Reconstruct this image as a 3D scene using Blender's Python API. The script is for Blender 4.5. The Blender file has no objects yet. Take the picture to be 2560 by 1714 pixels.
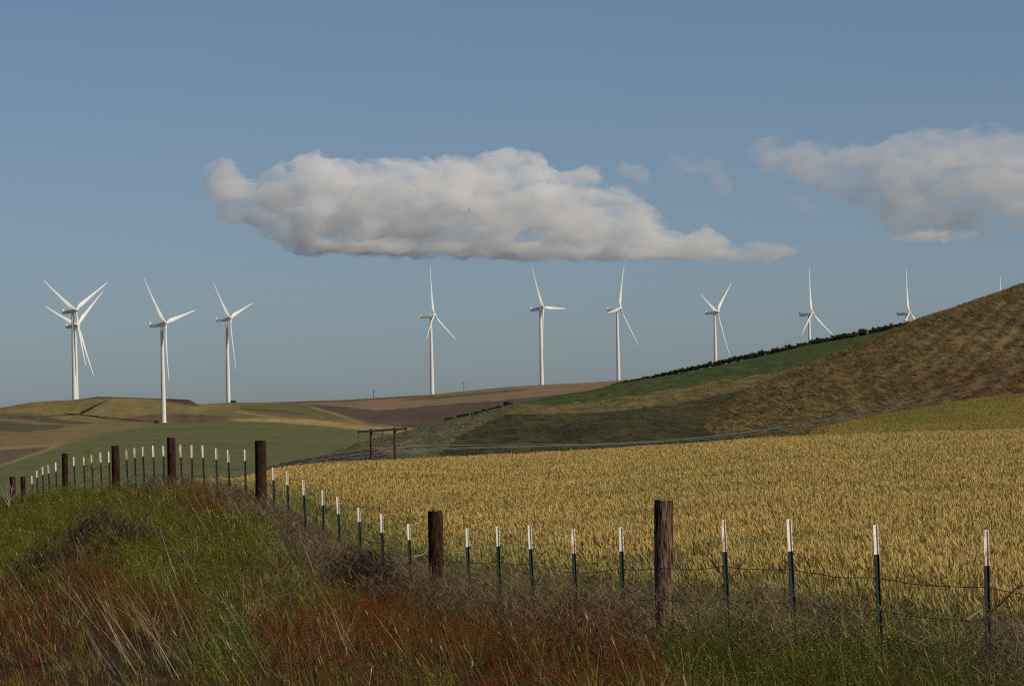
import bpy, math, random
import numpy as np
from mathutils import Matrix, Vector

# ------------------------------------------------------------------ camera, sky, sun
scene = bpy.context.scene
COL = scene.collection
FPX = 9000.0            # focal length in units of 1/2560 of the picture width
EYE = 1.7
HOR = 1090.0            # where eye level falls
ROLL = math.radians(1.2)
CR, SR = math.cos(ROLL), math.sin(ROLL)

cam_d = bpy.data.cameras.new("camera")
cam_d.sensor_width = 36.0
cam_d.lens = FPX * 36.0 / 2560.0
cam_d.shift_y = (HOR - 857.0) / 2560.0
cam_d.clip_start = 0.5
cam_d.clip_end = 60000.0
cam = bpy.data.objects.new("camera", cam_d)
COL.objects.link(cam)
cam.matrix_world = Matrix.Translation((0, 0, EYE)) @ Matrix.Rotation(math.radians(90), 4, 'X') @ Matrix.Rotation(-ROLL, 4, 'Z')
scene.camera = cam

SUN_EL = math.radians(38)
SUN_DIR = Vector((0.84, -0.54, 0)).normalized() * math.cos(SUN_EL) + Vector((0, 0, math.sin(SUN_EL)))
world = bpy.data.worlds.new("World")
scene.world = world
world.use_nodes = True
wn = world.node_tree
bg = wn.nodes['Background']
sky = wn.nodes.new('ShaderNodeTexSky')
sky.sky_type = 'NISHITA'
sky.sun_disc = False
sky.sun_elevation = SUN_EL
sky.sun_rotation = math.atan2(SUN_DIR.x, SUN_DIR.y)
sky.altitude = 0
sky.air_density = 0.6
sky.dust_density = 0.95
sky.ozone_density = 2.3
wn.links.new(sky.outputs[0], bg.inputs[0])
bg.inputs[1].default_value = 0.069

sun_d = bpy.data.lights.new("sun", 'SUN')
sun_d.energy = 3.7
sun_d.angle = math.radians(0.5)
sun_d.color = (1.0, 0.88, 0.68)
sun = bpy.data.objects.new("sun", sun_d)
COL.objects.link(sun)
sun.rotation_euler = SUN_DIR.to_track_quat('Z', 'Y').to_euler()

scene.view_settings.view_transform = 'Standard'
scene.view_settings.look = 'None'
scene.view_settings.exposure = 0.0
scene.view_settings.gamma = 1.0
scene.render.engine = 'CYCLES'
scene.cycles.max_bounces = 12
scene.cycles.diffuse_bounces = 3
scene.cycles.volume_bounces = 12
scene.cycles.volume_step_rate = 0.6
scene.cycles.transparent_max_bounces = 8
scene.cycles.use_denoising = True
scene.cycles.denoising_prefilter = 'NONE'
scene.cycles.denoising_input_passes = 'RGB_ALBEDO_NORMAL'
scene.cycles.use_adaptive_sampling = False
scene.cycles.filter_width = 1.15
scene.cycles.sample_clamp_indirect = 4.0

rng = np.random.default_rng(7)
random.seed(7)

# ------------------------------------------------------------------ helpers
def R(u, v):
    """picture position -> level coordinates (U across, V down, V=1090 at eye level)"""
    x = np.asarray(u, float) - 1280.0
    y = np.asarray(v, float) - HOR
    return 1280.0 + x * CR - y * SR, HOR + x * SR + y * CR

def P(u, v, Y):
    U, V = R(u, v)
    return Vector(((float(U) - 1280) / FPX * Y, Y, EYE + (HOR - float(V)) / FPX * Y))

def project(x, y, z):
    a = np.asarray(x) / y * FPX
    b = (EYE - np.asarray(z)) / y * FPX
    return 1280 + a * CR + b * SR, HOR - a * SR + b * CR

def hash2(i, j, s):
    h = np.sin(i * 127.1 + j * 311.7 + s * 74.7) * 43758.5453
    return h - np.floor(h)

def vnoise(x, y, s=0):
    xi, yi = np.floor(x), np.floor(y)
    fx, fy = x - xi, y - yi
    fx = fx * fx * (3 - 2 * fx); fy = fy * fy * (3 - 2 * fy)
    a = hash2(xi, yi, s); b = hash2(xi + 1, yi, s); c = hash2(xi, yi + 1, s); d = hash2(xi + 1, yi + 1, s)
    return (a * (1 - fx) + b * fx) * (1 - fy) + (c * (1 - fx) + d * fx) * fy

def fbm(x, y, s=0, o=4):
    r = 0; a = 0.5; t = 0
    for k in range(o):
        r = r + a * vnoise(x, y, s + k * 13); t += a
        x = x * 2.03 + 5.1; y = y * 2.03 + 3.7; a *= 0.5
    return r / t

def sstep(a, b, x):
    t = np.clip((x - a) / (b - a), 0, 1)
    return t * t * (3 - 2 * t)

def tag(o, label=None, cat=None, group=None, kind=None):
    if label: o['label'] = label
    if cat: o['category'] = cat
    if group: o['group'] = group
    if kind: o['kind'] = kind
    return o

def link_mesh(name, me, mat, parent=None):
    if mat is not None: me.materials.append(mat)
    o = bpy.data.objects.new(name, me)
    COL.objects.link(o)
    if parent is not None: o.parent = parent
    return o

def empty(name, loc=(0, 0, 0)):
    o = bpy.data.objects.new(name, None)
    o.empty_display_size = 0.3
    o.location = loc
    COL.objects.link(o)
    return o

def np_mesh(name, verts, faces, cols=None, smooth=False):
    """verts (N,3), faces (M,k) with k = 3 or 4"""
    me = bpy.data.meshes.new(name)
    n, (m, k) = len(verts), faces.shape
    me.vertices.add(n); me.loops.add(m * k); me.polygons.add(m)
    me.vertices.foreach_set("co", np.ascontiguousarray(verts, dtype=np.float32).ravel())
    me.loops.foreach_set("vertex_index", np.ascontiguousarray(faces, dtype=np.int32).ravel())
    me.polygons.foreach_set("loop_start", np.arange(0, m * k, k, dtype=np.int32))
    me.update(calc_edges=True)
    if cols is not None:
        a = me.color_attributes.new("col", 'FLOAT_COLOR', 'POINT')
        c4 = np.ones((n, 4), dtype=np.float32); c4[:, :3] = cols
        a.data.foreach_set("color", c4.ravel())
    if smooth:
        me.polygons.foreach_set("use_smooth", np.ones(m, dtype=bool))
    return me

class MB:
    """collects shapes into one mesh"""
    def __init__(s): s.v = []; s.f = []
    def add(s, vs, fs):
        b = len(s.v); s.v += [tuple(v) for v in vs]; s.f += [tuple(i + b for i in f) for f in fs]
    def box(s, x0, x1, y0, y1, z0, z1, M=None):
        vs = [Vector((x, y, z)) for z in (z0, z1) for y in (y0, y1) for x in (x0, x1)]
        if M is not None: vs = [M @ v for v in vs]
        s.add(vs, [(0, 2, 3, 1), (4, 5, 7, 6), (0, 1, 5, 4), (2, 6, 7, 3), (0, 4, 6, 2), (1, 3, 7, 5)])
    def tube(s, pts, radii, n=6, cap=True):
        pts = [Vector(p) for p in pts]
        rings = []
        for i, p in enumerate(pts):
            d = (pts[min(i + 1, len(pts) - 1)] - pts[max(i - 1, 0)]).normalized()
            a = d.orthogonal().normalized() if i == 0 else (rings_a - d * rings_a.dot(d)).normalized()
            rings_a = a
            b = d.cross(a)
            rings.append([p + (a * math.cos(t) + b * math.sin(t)) * radii[i] for t in [2 * math.pi * k / n for k in range(n)]])
        vs = [q for r in rings for q in r]
        fs = [(i * n + k, i * n + (k + 1) % n, (i + 1) * n + (k + 1) % n, (i + 1) * n + k) for i in range(len(pts) - 1) for k in range(n)]
        if cap: fs += [tuple(range(n))[::-1], tuple((len(pts) - 1) * n + k for k in range(n))]
        s.add(vs, fs)
    def loft(s, rings, cap=True):
        n = len(rings[0]); vs = [q for r in rings for q in r]
        fs = [(i * n + k, i * n + (k + 1) % n, (i + 1) * n + (k + 1) % n, (i + 1) * n + k) for i in range(len(rings) - 1) for k in range(n)]
        if cap: fs += [tuple(range(n))[::-1], tuple((len(rings) - 1) * n + k for k in range(n))]
        s.add(vs, fs)
    def mesh(s, name, smooth=False, angle=40):
        me = bpy.data.meshes.new(name); me.from_pydata(s.v, [], s.f); me.update()
        if smooth:
            for p in me.polygons: p.use_smooth = True
            try: me.set_sharp_from_angle(angle=math.radians(angle))
            except Exception: pass
        return me
    def build(s, name, mat, parent=None, smooth=False):
        return link_mesh(name, s.mesh(name, smooth), mat, parent)

# ------------------------------------------------------------------ materials
def new_mat(name):
    m = bpy.data.materials.new(name); m.use_nodes = True
    return m, m.node_tree.nodes, m.node_tree.links, m.node_tree.nodes['Principled BSDF']

def simple_mat(name, rgb, rough=0.7, noise=0.0, scale=5.0, rgb2=None, bump=0.0, spec=0.3, stretch=(1, 1, 1)):
    m, N, L, b = new_mat(name)
    b.inputs['Roughness'].default_value = rough
    b.inputs['Specular IOR Level'].default_value = spec
    tc = N.new('ShaderNodeTexCoord'); mp = N.new('ShaderNodeMapping'); mp.inputs['Scale'].default_value = stretch
    nz = N.new('ShaderNodeTexNoise'); nz.inputs['Scale'].default_value = scale; nz.inputs['Detail'].default_value = 6
    L.new(tc.outputs['Object'], mp.inputs[0]); L.new(mp.outputs[0], nz.inputs[0])
    mx = N.new('ShaderNodeMix'); mx.data_type = 'RGBA'
    mx.inputs[6].default_value = (*rgb, 1); mx.inputs[7].default_value = (*(rgb2 or [c * (1 - noise) for c in rgb]), 1)
    cr = N.new('ShaderNodeValToRGB'); cr.color_ramp.elements[0].position = 0.38; cr.color_ramp.elements[1].position = 0.62
    L.new(nz.outputs[0], cr.inputs[0]); L.new(cr.outputs[0], mx.inputs[0]); L.new(mx.outputs[2], b.inputs['Base Color'])
    if bump:
        bp = N.new('ShaderNodeBump'); bp.inputs['Strength'].default_value = bump; bp.inputs['Distance'].default_value = 0.02
        L.new(nz.outputs[0], bp.inputs['Height']); L.new(bp.outputs[0], b.inputs['Normal'])
    return m

def attr_mat(name, rough=0.9, transl=0.0, noise_scale=None, noise_amt=0.3, bump=0.0, bump_dist=0.3, scale3=(1, 1, 1)):
    m, N, L, b = new_mat(name)
    at = N.new('ShaderNodeAttribute'); at.attribute_name = 'col'
    b.inputs['Roughness'].default_value = rough
    b.inputs['Specular IOR Level'].default_value = 0.15
    col = at.outputs['Color']
    if noise_scale:
        tc = N.new('ShaderNodeTexCoord'); mp = N.new('ShaderNodeMapping'); mp.inputs['Scale'].default_value = scale3
        nz = N.new('ShaderNodeTexNoise'); nz.inputs['Scale'].default_value = noise_scale; nz.inputs['Detail'].default_value = 7
        nz.inputs['Roughness'].default_value = 0.65
        L.new(tc.outputs['Object'], mp.inputs[0]); L.new(mp.outputs[0], nz.inputs[0])
        mr = N.new('ShaderNodeMapRange'); mr.inputs[1].default_value = 0.3; mr.inputs[2].default_value = 0.7
        mr.inputs[3].default_value = 1 - noise_amt; mr.inputs[4].default_value = 1 + noise_amt
        L.new(nz.outputs[0], mr.inputs[0])
        mul = N.new('ShaderNodeVectorMath'); mul.operation = 'SCALE'
        L.new(col, mul.inputs[0]); L.new(mr.outputs[0], mul.inputs['Scale'])
        col = mul.outputs[0]
        if bump:
            bp = N.new('ShaderNodeBump'); bp.inputs['Strength'].default_value = bump; bp.inputs['Distance'].default_value = bump_dist
            L.new(nz.outputs[0], bp.inputs['Height']); L.new(bp.outputs[0], b.inputs['Normal'])
    L.new(col, b.inputs['Base Color'])
    if transl:
        tr = N.new('ShaderNodeBsdfTranslucent'); ms = N.new('ShaderNodeMixShader'); ms.inputs[0].default_value = transl
        L.new(col, tr.inputs[0]); L.new(b.outputs[0], ms.inputs[1]); L.new(tr.outputs[0], ms.inputs[2])
        L.new(ms.outputs[0], N['Material Output'].inputs[0])
    return m

# ------------------------------------------------------------------ the fence line: (u, v of top, distance, kind, white length px, rust 0..1)
T, W = 't', 'w'
POSTS = [
 (2463,1323,31,T,89,.8),(2195,1311,33,T,74,.15),(1981,1297,35,T,80,.25),(1814,1298,37,T,81,.6),(1654,1250,39.5,W,48,0),
 (1553,1317,42,T,59,.1),(1437,1322,44.5,T,60,.75),(1329,1312,47,T,60,.35),(1247,1316,50,T,49,.5),(1168,1320,53,T,46,.1),
 (1087,1277,56,W,37,0),(1024,1309,59,T,40,.4),(955,1284,62,T,47,.1),(900,1268,65.5,T,36,.1),(848,1241,69,T,43,.3),
 (805,1224,72.5,T,38,.1),(761,1199,76,T,38,.3),(717,1177,80,T,35,.1),(683,1168,84,T,31,.0),(650,1101,87.5,W,28,0),
 (612,1123,89.5,T,28,.1),(572,1124,91,T,31,.05),(540,1120,92.5,T,28,.2),(509,1113,94,T,31,.45),(478,1112,95.5,T,32,.3),
 (453,1111,96.7,T,31,.7),(427,1093,98,W,21,0),(408,1114,99,T,25,.2),(384,1113,100.5,T,29,.3),(359,1116,102,T,24,.1),
 (338,1118,103.5,T,25,.6),(317,1123,105,T,26,.9),(288,1114,107,W,20,0),(273,1128,108.5,T,27,.1),(252,1130,110,T,25,.1),
 (231,1135,112,T,22,.1),(210,1141,114,T,22,.9),(186,1142,117,T,22,.1),(162,1133,119.5,W,15,0),(140,1155,122,T,22,.3),
 (123,1162,124.5,T,20,.1),(107,1166,127,T,20,.1),(92,1176,130,T,17,.1),(80,1189,133,T,20,.1),(57,1191,137,W,13,0),(31,1191,138,W,15,0)]
T_H = 1.30
fu, fz, fy, fx = [], [], [], []
for (u, v, Y, k, w, r) in POSTS:
    if k == T:
        p = P(u, v, Y); U, V = R(u, v)
        fu.append(float(U)); fz.append(p.z - T_H - EYE); fy.append(Y); fx.append(p.x)
fu, fz, fy, fx = map(np.array, (fu, fz, fy, fx))
o_ = np.argsort(fu); fu, fz, fy, fx = fu[o_], fz[o_], fy[o_], fx[o_]
ks = np.array([1, 2, 3, 2, 1.]) / 9.
fz = np.convolve(np.pad(fz, 2, mode='edge'), ks, 'valid')
# extend outside the frame
fu = np.concatenate([[-3000, -400], fu, [2700, 3200, 8000]])
fz = np.concatenate([[-5.0, -4.0], fz, [fz[-1], fz[-1], fz[-1]]])
fy = np.concatenate([[230, 175], fy, [29.5, 26, 15]])

# ------------------------------------------------------------------ terrain grids
class Grid:
    """heights on a (U, Y) fan"""
    def __init__(s, U, Y, knots):
        s.U, s.Y = np.asarray(U, float), np.asarray(Y, float)
        Z = np.zeros((len(s.U), len(s.Y)))
        for i, u in enumerate(s.U):
            ky, kz = knots(u)
            ky = np.asarray(ky, float); kz = np.asarray(kz, float)
            d = np.diff(kz) / np.diff(ky); m = np.zeros_like(kz)
            m[1:-1] = np.where(d[:-1] * d[1:] > 0, 2 * d[:-1] * d[1:] / (d[:-1] + d[1:] + 1e-12), 0)
            m[0], m[-1] = d[0], d[-1]
            j = np.clip(np.searchsorted(ky, s.Y) - 1, 0, len(ky) - 2)
            h = ky[j + 1] - ky[j]; t = np.clip((s.Y - ky[j]) / h, 0, 1)
            Z[i] = (2*t**3-3*t**2+1)*kz[j] + (t**3-2*t**2+t)*h*m[j] + (-2*t**3+3*t**2)*kz[j+1] + (t**3-t**2)*h*m[j+1]
        s.Z = Z
    def smooth_u(s, n):
        k = np.hanning(2 * n + 3)[1:-1]; k /= k.sum()
        Zp = np.pad(s.Z, ((n, n), (0, 0)), mode='edge')
        s.Z = sum(k[i] * Zp[i:i + len(s.U)] for i in range(2 * n + 1))
    def at(s, U, Y):
        i = np.clip(np.searchsorted(s.U, U) - 1, 0, len(s.U) - 2); j = np.clip(np.searchsorted(s.Y, Y) - 1, 0, len(s.Y) - 2)
        a = np.clip((U - s.U[i]) / (s.U[i+1] - s.U[i]), 0, 1); b = np.clip((Y - s.Y[j]) / (s.Y[j+1] - s.Y[j]), 0, 1)
        Z = s.Z
        return Z[i, j]*(1-a)*(1-b) + Z[i+1, j]*a*(1-b) + Z[i, j+1]*(1-a)*b + Z[i+1, j+1]*a*b
    def xyz(s):
        UU, YY = np.meshgrid(s.U, s.Y, indexing='ij')
        return (UU - 1280) / FPX * YY, YY, s.Z + EYE
    def height(s, x, y):
        return s.at(1280 + x / y * FPX, y) + EYE
    def faces(s):
        nu, ny = len(s.U), len(s.Y)
        i, j = np.meshgrid(np.arange(nu - 1), np.arange(ny - 1), indexing='ij')
        a = (i * ny + j).ravel()
        return np.stack([a, a + ny, a + ny + 1, a + 1], 1)

def curve_of(pts):
    U, V = R([p[0] for p in pts], [p[1] for p in pts])
    o = np.argsort(U)
    return U[o], V[o]

# wheat crest (top of the ears), the far wheat rise
cU, cV = curve_of([(640,1168),(760,1160),(900,1152),(1100,1142),(1300,1133),(1500,1122),(1700,1107),(1850,1095),(2000,1083),(2200,1076),(2560,1066),(3200,1050),(6000,1000)])
cY = lambda U: np.interp(U, [600, 900, 1300, 2600, 3500], [104, 122, 140, 152, 155])
pU, pV = curve_of([(1850,1100),(1950,1087),(2000,1078),(2200,1036),(2400,1001),(2560,984),(3200,930),(5000,850)])
pY = lambda U: np.interp(U, [1880, 2000, 2200, 2400, 2560, 3500], [230, 265, 330, 370, 400, 430])
WH = 0.80
def near_knots(U):
    Yf, Zf = np.interp(U, fu, fy), np.interp(U, fu, fz)
    Yn = min(18, Yf * .6)
    ky = [1.0, Yn * .5, Yn, Yf]; kz = [-1.7, -1.72, -1.92, Zf]
    t = sstep(560, 720, U)
    Yc = max(cY(U), Yf + 6); Vc = np.interp(U, cU, cV)
    Zc = (HOR - Vc) / FPX * Yc - WH
    Zc = Zc * t + (Zf - 0.15) * (1 - t)
    ky.append(Yc); kz.append(Zc)
    r = sstep(1900, 2050, U)
    Yp = max(pY(U), 220); Zp = (HOR - np.interp(U, pU, pV)) / FPX * Yp
    # a dip behind the crest, then the far rise on the right or the valley on the left
    lowl = -15.0 if U < 600 else -7.5
    lowl = np.interp(U, [500, 800, 1900], [-14, -6.0, -3.0])
    Zdip = (1 - r) * lowl * .35 + r * (Zc - 0.9)
    ky.append(190.0); kz.append(Zdip)
    ky.append(Yp + 10); kz.append((1 - r) * lowl + r * Zp)
    ky.append(Yp + 60); kz.append((1 - r) * (lowl - 2) + r * (Zp - 2.5))
    ky.append(520.0); kz.append((1 - r) * (lowl - 6) + r * (Zp - 8) if r < 1 else Zp - 8)
    o = np.argsort(ky)
    return np.array(ky)[o], np.array(kz)[o]

Un = np.concatenate([np.arange(-3000, -200, 200), np.arange(-200, 2760, 10), np.arange(2800, 8000, 260)])
Yn_ = np.concatenate([np.geomspace(1.2, 20, 14)[:-1], np.arange(20, 60, .5), np.arange(60, 160, 1.), np.arange(160, 520, 4.)])
near = Grid(Un, Yn_, near_knots)
near.smooth_u(3)
gx, gy, gz = near.xyz()
gz = gz + (fbm(gx * .7, gy * .7, 3) - .5) * .16 * sstep(5, 20, gy) + (fbm(gx * .12, gy * .12, 5) - .5) * .25 * sstep(160, 220, gy)
gz = gz + .38 * sstep(116, 130, gy) * (1 - sstep(150, 170, gy)) * (gx < -12)
near.Z = gz - EYE

# which side of the fence: signed offset in X to the right of the fence line
fl_y = np.array([15, 25] + [p[2] for p in POSTS if p[3] == T][:] + [175, 230.])
fl_x = np.array([fx[np.argmax(fx)] + .208 * 16, fx[np.argmax(fx)] + .208 * 6] + [P(p[0], p[1], p[2]).x for p in POSTS if p[3] == T] + [-34, -55.])
def fence_x(y): return np.interp(y, fl_y, fl_x)
def wheat_edge(y):
    off = np.interp(y, [20, 45, 56, 70, 88, 100, 200], [1.1, 1.2, 1.3, 1.6, 1.7, 2.2, 9])
    return fence_x(y) + off
def field_inner(x, y):      # >0 inside wheat
    return x - wheat_edge(y)

GOLD = np.array([.30, .185, .048])
soil = np.array([.030, .018, .007]); 
fi = field_inner(gx, gy)
n1 = fbm(gx * 1.3, gy * .8, 8)[..., None]; n2 = fbm(gx * .05, gy * .03, 9)[..., None]
cw = (np.array([.17, .11, .03]) * (1 - n1) + np.array([.10, .085, .025]) * n1)
far_w = np.array([.20, .155, .04]) * (1 - n2 * .6) + np.array([.13, .11, .025]) * n2 * .6
fw = sstep(150, 200, gy)[..., None]
cw = cw * (1 - fw) + far_w * fw
cs = soil * (.7 + .6 * n1)
inn = sstep(-.1, .3, fi)[..., None]
gcol = cs * (1 - inn) + cw * inn
M_ground = attr_mat('ground_soil', noise_scale=2.2, noise_amt=.35, bump=.6, bump_dist=.1)
gmesh = np_mesh('ground', np.stack([gx, gy, gz], -1).reshape(-1, 3), near.faces(), gcol.reshape(-1, 3), smooth=True)
ground = tag(link_mesh('ground', gmesh, M_ground), kind='structure')

# ---- the near hillside on the right
tU, tV = curve_of([(300,1260),(560,1200),(700,1161),(830,1133),(900,1108),(987,1085),(1063,1067),(1121,1051),(1200,1034),(1289,1010),(1327,1002),(1427,984),(1500,972),(1563,958),(1695,936),(1772,920),(1907,894),(2043,867),(2179,841),(2400,800),(3400,720)])
tY = lambda U: np.interp(U, [500, 900, 1280, 1500, 1780, 2180, 3400], [470, 520, 610, 690, 740, 800, 820])
sU, sV = curve_of([(1300,1260),(1420,1170),(1577,1103),(1681,1057),(1750,1035),(1817,1007),(1890,968),(1953,938),(1998,921),(2075,891),(2125,873),(2155,858),(2194,841),(2218,831),(2247,818),(2306,795),(2355,778),(2414,759),(2463,742),(2503,730),(2560,711),(2800,650),(3400,560),(5000,480)])
sY = lambda U: np.interp(U, [1400, 1577, 1817, 2000, 2200, 2560, 3400, 5000], [470, 500, 550, 590, 620, 660, 700, 720])
def hill1(U):
    Yt = tY(U); Zt = (HOR - np.interp(U, tU, tV)) / FPX * Yt
    vb = np.interp(U, [400, 700, 1900, 2560, 4000], [1215, 1172, 1150, 1130, 1100])
    Zb = (HOR - vb) / FPX * 430
    return [250, 380, 430, Yt, Yt + 60, Yt + 300, 1400], [-16, Zb - 3, Zb, Zt, Zt - 1.5, Zt - 16, -45]
def hill2(U):
    Ys = sY(U); Zs = (HOR - np.interp(U, sU, sV) - 6) / FPX * Ys
    Zb = np.interp(U, [1400, 1900, 2300, 2560, 4000], [-8, -3.5, 1.0, 2.5, 4])
    Yb = np.interp(U, [1400, 1900, 2560, 4000], [400, 400, 425, 430])
    return [250, Yb, Yb + 30, Ys, Ys + 25, Ys + 200, 1400], [-18, Zb - 1, Zb + .8, Zs, Zs - .6, Zs - 16, -60]
Uh = np.concatenate([np.arange(-3500, 400, 150), np.arange(400, 2640, 4), np.arange(2660, 6000, 120)])
Yh = np.concatenate([np.arange(250, 400, 10), np.arange(400, 700, 2.), np.arange(700, 840, 2.5), np.arange(850, 1400, 25)])
h1 = Grid(Uh, Yh, hill1); h1.smooth_u(4)
h2 = Grid(Uh, Yh, hill2); h2.smooth_u(3)
hx, hy, _ = h1.xyz()
# gullies running up the brown slope, tussocky roughness
ph = (hx * .30 - hy * .085)
gul = (np.abs(np.mod(ph + 1.3 * fbm(hx * .02, hy * .012, 21), 1) - .5) * 2) ** 1.5
front = sstep(0, 40, hy - 430) * sstep(0, 45, np.interp(Uh, Uh, sY(Uh))[:, None] - hy)
z2 = h2.Z - (1 - gul) * .45 * front * (.3 + 1.1 * fbm(hx * .03, hy * .02, 27)) + (fbm(hx * .25, hy * .12, 22) - .5) * .9 * sstep(400, 440, hy)
z1 = h1.Z + (fbm(hx * .08, hy * .04, 23) - .5) * 1.0 * sstep(430, 470, hy) * sstep(0, 30, tY(Uh)[:, None] - hy)
d = z2 - z1
hz = np.where(d > 0, z2, z1)
hill = Grid.__new__(Grid); hill.U, hill.Y, hill.Z = h1.U, h1.Y, hz
pu, pv = project(hx, hy, hz + EYE)
su_, sv_ = np.array([1420,1577,1681,1750,1817,1890,1953,1998,2075,2155,2247,2400,2700.]), np.array([1170,1103,1057,1035,1007,968,938,921,891,858,818,780,700.])

def poly_mask(u, v, poly, soft=0):
    poly = np.asarray(poly, float); inside = np.zeros(u.shape, bool)
    x0, y0 = poly[-1]
    for x1, y1 in poly:
        c = ((y0 > v) != (y1 > v))
        with np.errstate(divide='ignore', invalid='ignore'):
            inside ^= c & (u < (x1 - x0) * (v - y0) / (y1 - y0 + 1e-9) + x0)
        x0, y0 = x1, y1
    return inside
def line_mask(u, v, pts, w):
    r = np.zeros(u.shape, bool)
    for (x0, y0), (x1, y1) in zip(pts[:-1], pts[1:]):
        dx, dy = x1 - x0, y1 - y0
        t = np.clip(((u - x0) * dx + (v - y0) * dy) / (dx * dx + dy * dy), 0, 1)
        r |= np.hypot(u - x0 - t * dx, (v - y0 - t * dy)) < w
    return r
def paint(col, m, c): col[m] = c

nh = fbm(hx * .12, hy * .05, 31); nh2 = fbm(hx * .5, hy * .2, 32); nh3 = fbm(hx * .03, hy * .02, 33)
hcol = np.zeros(hx.shape + (3,))
hcol[:] = np.array([.047, .042, .015])                                   # dim greenish slope
hcol += (nh[..., None] - .5) * np.array([.045, .03, .012])
ju = pu + (nh2 - .5) * 14; jv = pv + (nh - .5) * 10
sage = poly_mask(ju, jv, [(500,1300),(500,1190),(700,1140),(830,1100),(987,1060),(1121,1030),(1320,985),(1296,1022),(1250,1040),(1197,1065),(1140,1097),(1098,1136),(1090,1300)])
hcol[sage] = (np.array([.125, .104, .048]) * (1 - nh2[..., None]) + np.array([.080, .078, .044]) * nh2[..., None])[sage]
dk = poly_mask(ju, jv, [(640,1180),(700,1160),(830,1133),(880,1120),(960,1128),(985,1145),(900,1200),(640,1250)])
hcol[dk] = (np.array([.055, .042, .034]) * (.6 + .8 * nh2[..., None]))[dk]
tanb = poly_mask(ju, jv, [(1255,1015),(1290,1006),(1400,1008),(1500,998),(1636,978),(1772,955),(1907,935),(1998,917),(1953,945),(1860,975),(1720,1005),(1600,1022),(1450,1035),(1330,1035),(1266,1028)])
hcol[tanb] = (np.array([.120, .096, .034]) * (.75 + .5 * nh2[..., None]))[tanb]
grn = poly_mask(pu + (nh2 - .5) * 5, pv + (nh2 - .5) * 4, [(1300,1003),(1427,980),(1563,950),(1772,910),(1907,885),(2043,858),(2179,830),(2300,780),(2300,800),(2134,868),(1998,917),(1907,934),(1772,955),(1636,978),(1500,1000),(1389,1013),(1330,1010)])
hcol[grn] = (np.array([.048, .066, .014]) * (.85 + .3 * nh2[..., None]))[grn]
br = d > 0
bc = np.array([.160, .116, .055]) * (1 - nh[..., None]) + np.array([.080, .058, .027]) * nh[..., None]
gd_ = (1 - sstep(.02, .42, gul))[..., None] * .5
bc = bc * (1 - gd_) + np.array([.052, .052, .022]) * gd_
gp = sstep(.54, .70, nh3)[..., None] * .45
bc = bc * (1 - gp) + np.array([.06, .062, .018]) * gp
rust = sstep(2150, 2450, pu) * sstep(905, 950, pv + (pu - 2300) * .12)
bc = bc * (1 - rust[..., None] * .5) + np.array([.085, .040, .018]) * rust[..., None] * .5
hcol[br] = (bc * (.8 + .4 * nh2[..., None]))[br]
hcol = np.clip(hcol, .008, 1)
hcol *= (.72 + .56 * sstep(.3, .7, fbm(hx * .9 + hy * .1, hy * .35, 36, 3)))[..., None]
M_hill = attr_mat('hill_grass', noise_scale=.9, noise_amt=.25, bump=.45, bump_dist=.5)
hmesh = np_mesh('hillside', np.stack([hx, hy, hz + EYE], -1).reshape(-1, 3), hill.faces(), hcol.reshape(-1, 3), smooth=True)
tag(link_mesh('hillside', hmesh, M_hill), kind='structure')

# ---- the distant hills with the turbines
kU, kV = curve_of([(-900,1080),(-300,1040),(0,1019),(80,1005),(179,999),(217,995),(242,991),(287,992),(376,995),(472,998),(494,1010),(542,1008),(574,1007),(700,1005),(853,1000),(1083,986),(1274,969),(1500,958),(1620,948),(2200,900),(3400,860)])
kY = lambda U: np.interp(U, [-500, 185, 490, 576, 1085, 1360, 1563, 3000], [2900, 2915, 2960, 3215, 3412, 3535, 3635, 4300])
qU, qV = curve_of([(-900,1110),(0,1058),(205,1056),(403,1056),(520,1054),(700,1057),(1000,1066),(1400,1060),(2400,1020)])
mU, mV = curve_of([(-900,1260),(0,1200),(400,1196),(900,1190),(2000,1190)])
Uf = np.concatenate([np.arange(-2500, -60, 80), np.arange(-60, 1640, 2.6), np.arange(1650, 5000, 90)])
def far_knots(U):
    z = lambda V, Y: (HOR - V) / FPX * Y
    Vq, Vk, Vm = np.interp(U, qU, qV), np.interp(U, kU, kV), np.interp(U, mU, mV)
    Yk = kY(U); zk = z(Vk, Yk); zq = z(Vq, 2824)
    return [900, 1300, 1500, 2150, 2824, 2870 if Yk > 2900 else 2840, Yk, Yk + 150, Yk + 900, 9000], [-60, -34, z(Vm, 1500), z(Vm * .55 + Vq * .45, 2150), zq, zq + (zk - zq) * .33, zk, zk - 3, zk - 30, -40]
Yfar = np.concatenate([np.arange(900, 1500, 60), np.arange(1500, 2780, 11), np.arange(2780, 3000, 3.5), np.arange(3000, 3720, 6), np.geomspace(3740, 9000, 14)])
far = Grid(Uf, Yfar, far_knots); far.smooth_u(2)
ax, ay, az = far.xyz()
az = az + (fbm(ax * .006, ay * .004, 41) - .5) * 5 * sstep(1500, 1700, ay) * sstep(0, 120, kY(Uf)[:, None] - ay) * sstep(20, 220, np.abs(ay - 2840))
far.Z = az - EYE
pu, pv = project(ax, ay, az)
n = fbm(ax * .02, ay * .006, 51); nb = fbm(ax * .1, ay * .03, 52); nc = fbm(ax * .004, ay * .003, 53)
n3, nb3 = n[..., None], nb[..., None]
fcol = np.array([.165, .130, .052]) * (1 - n3) + np.array([.105, .096, .038]) * n3
u_, v_ = pu + (nb - .5) * 8, pv + (nb - .5) * 2.5
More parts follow.
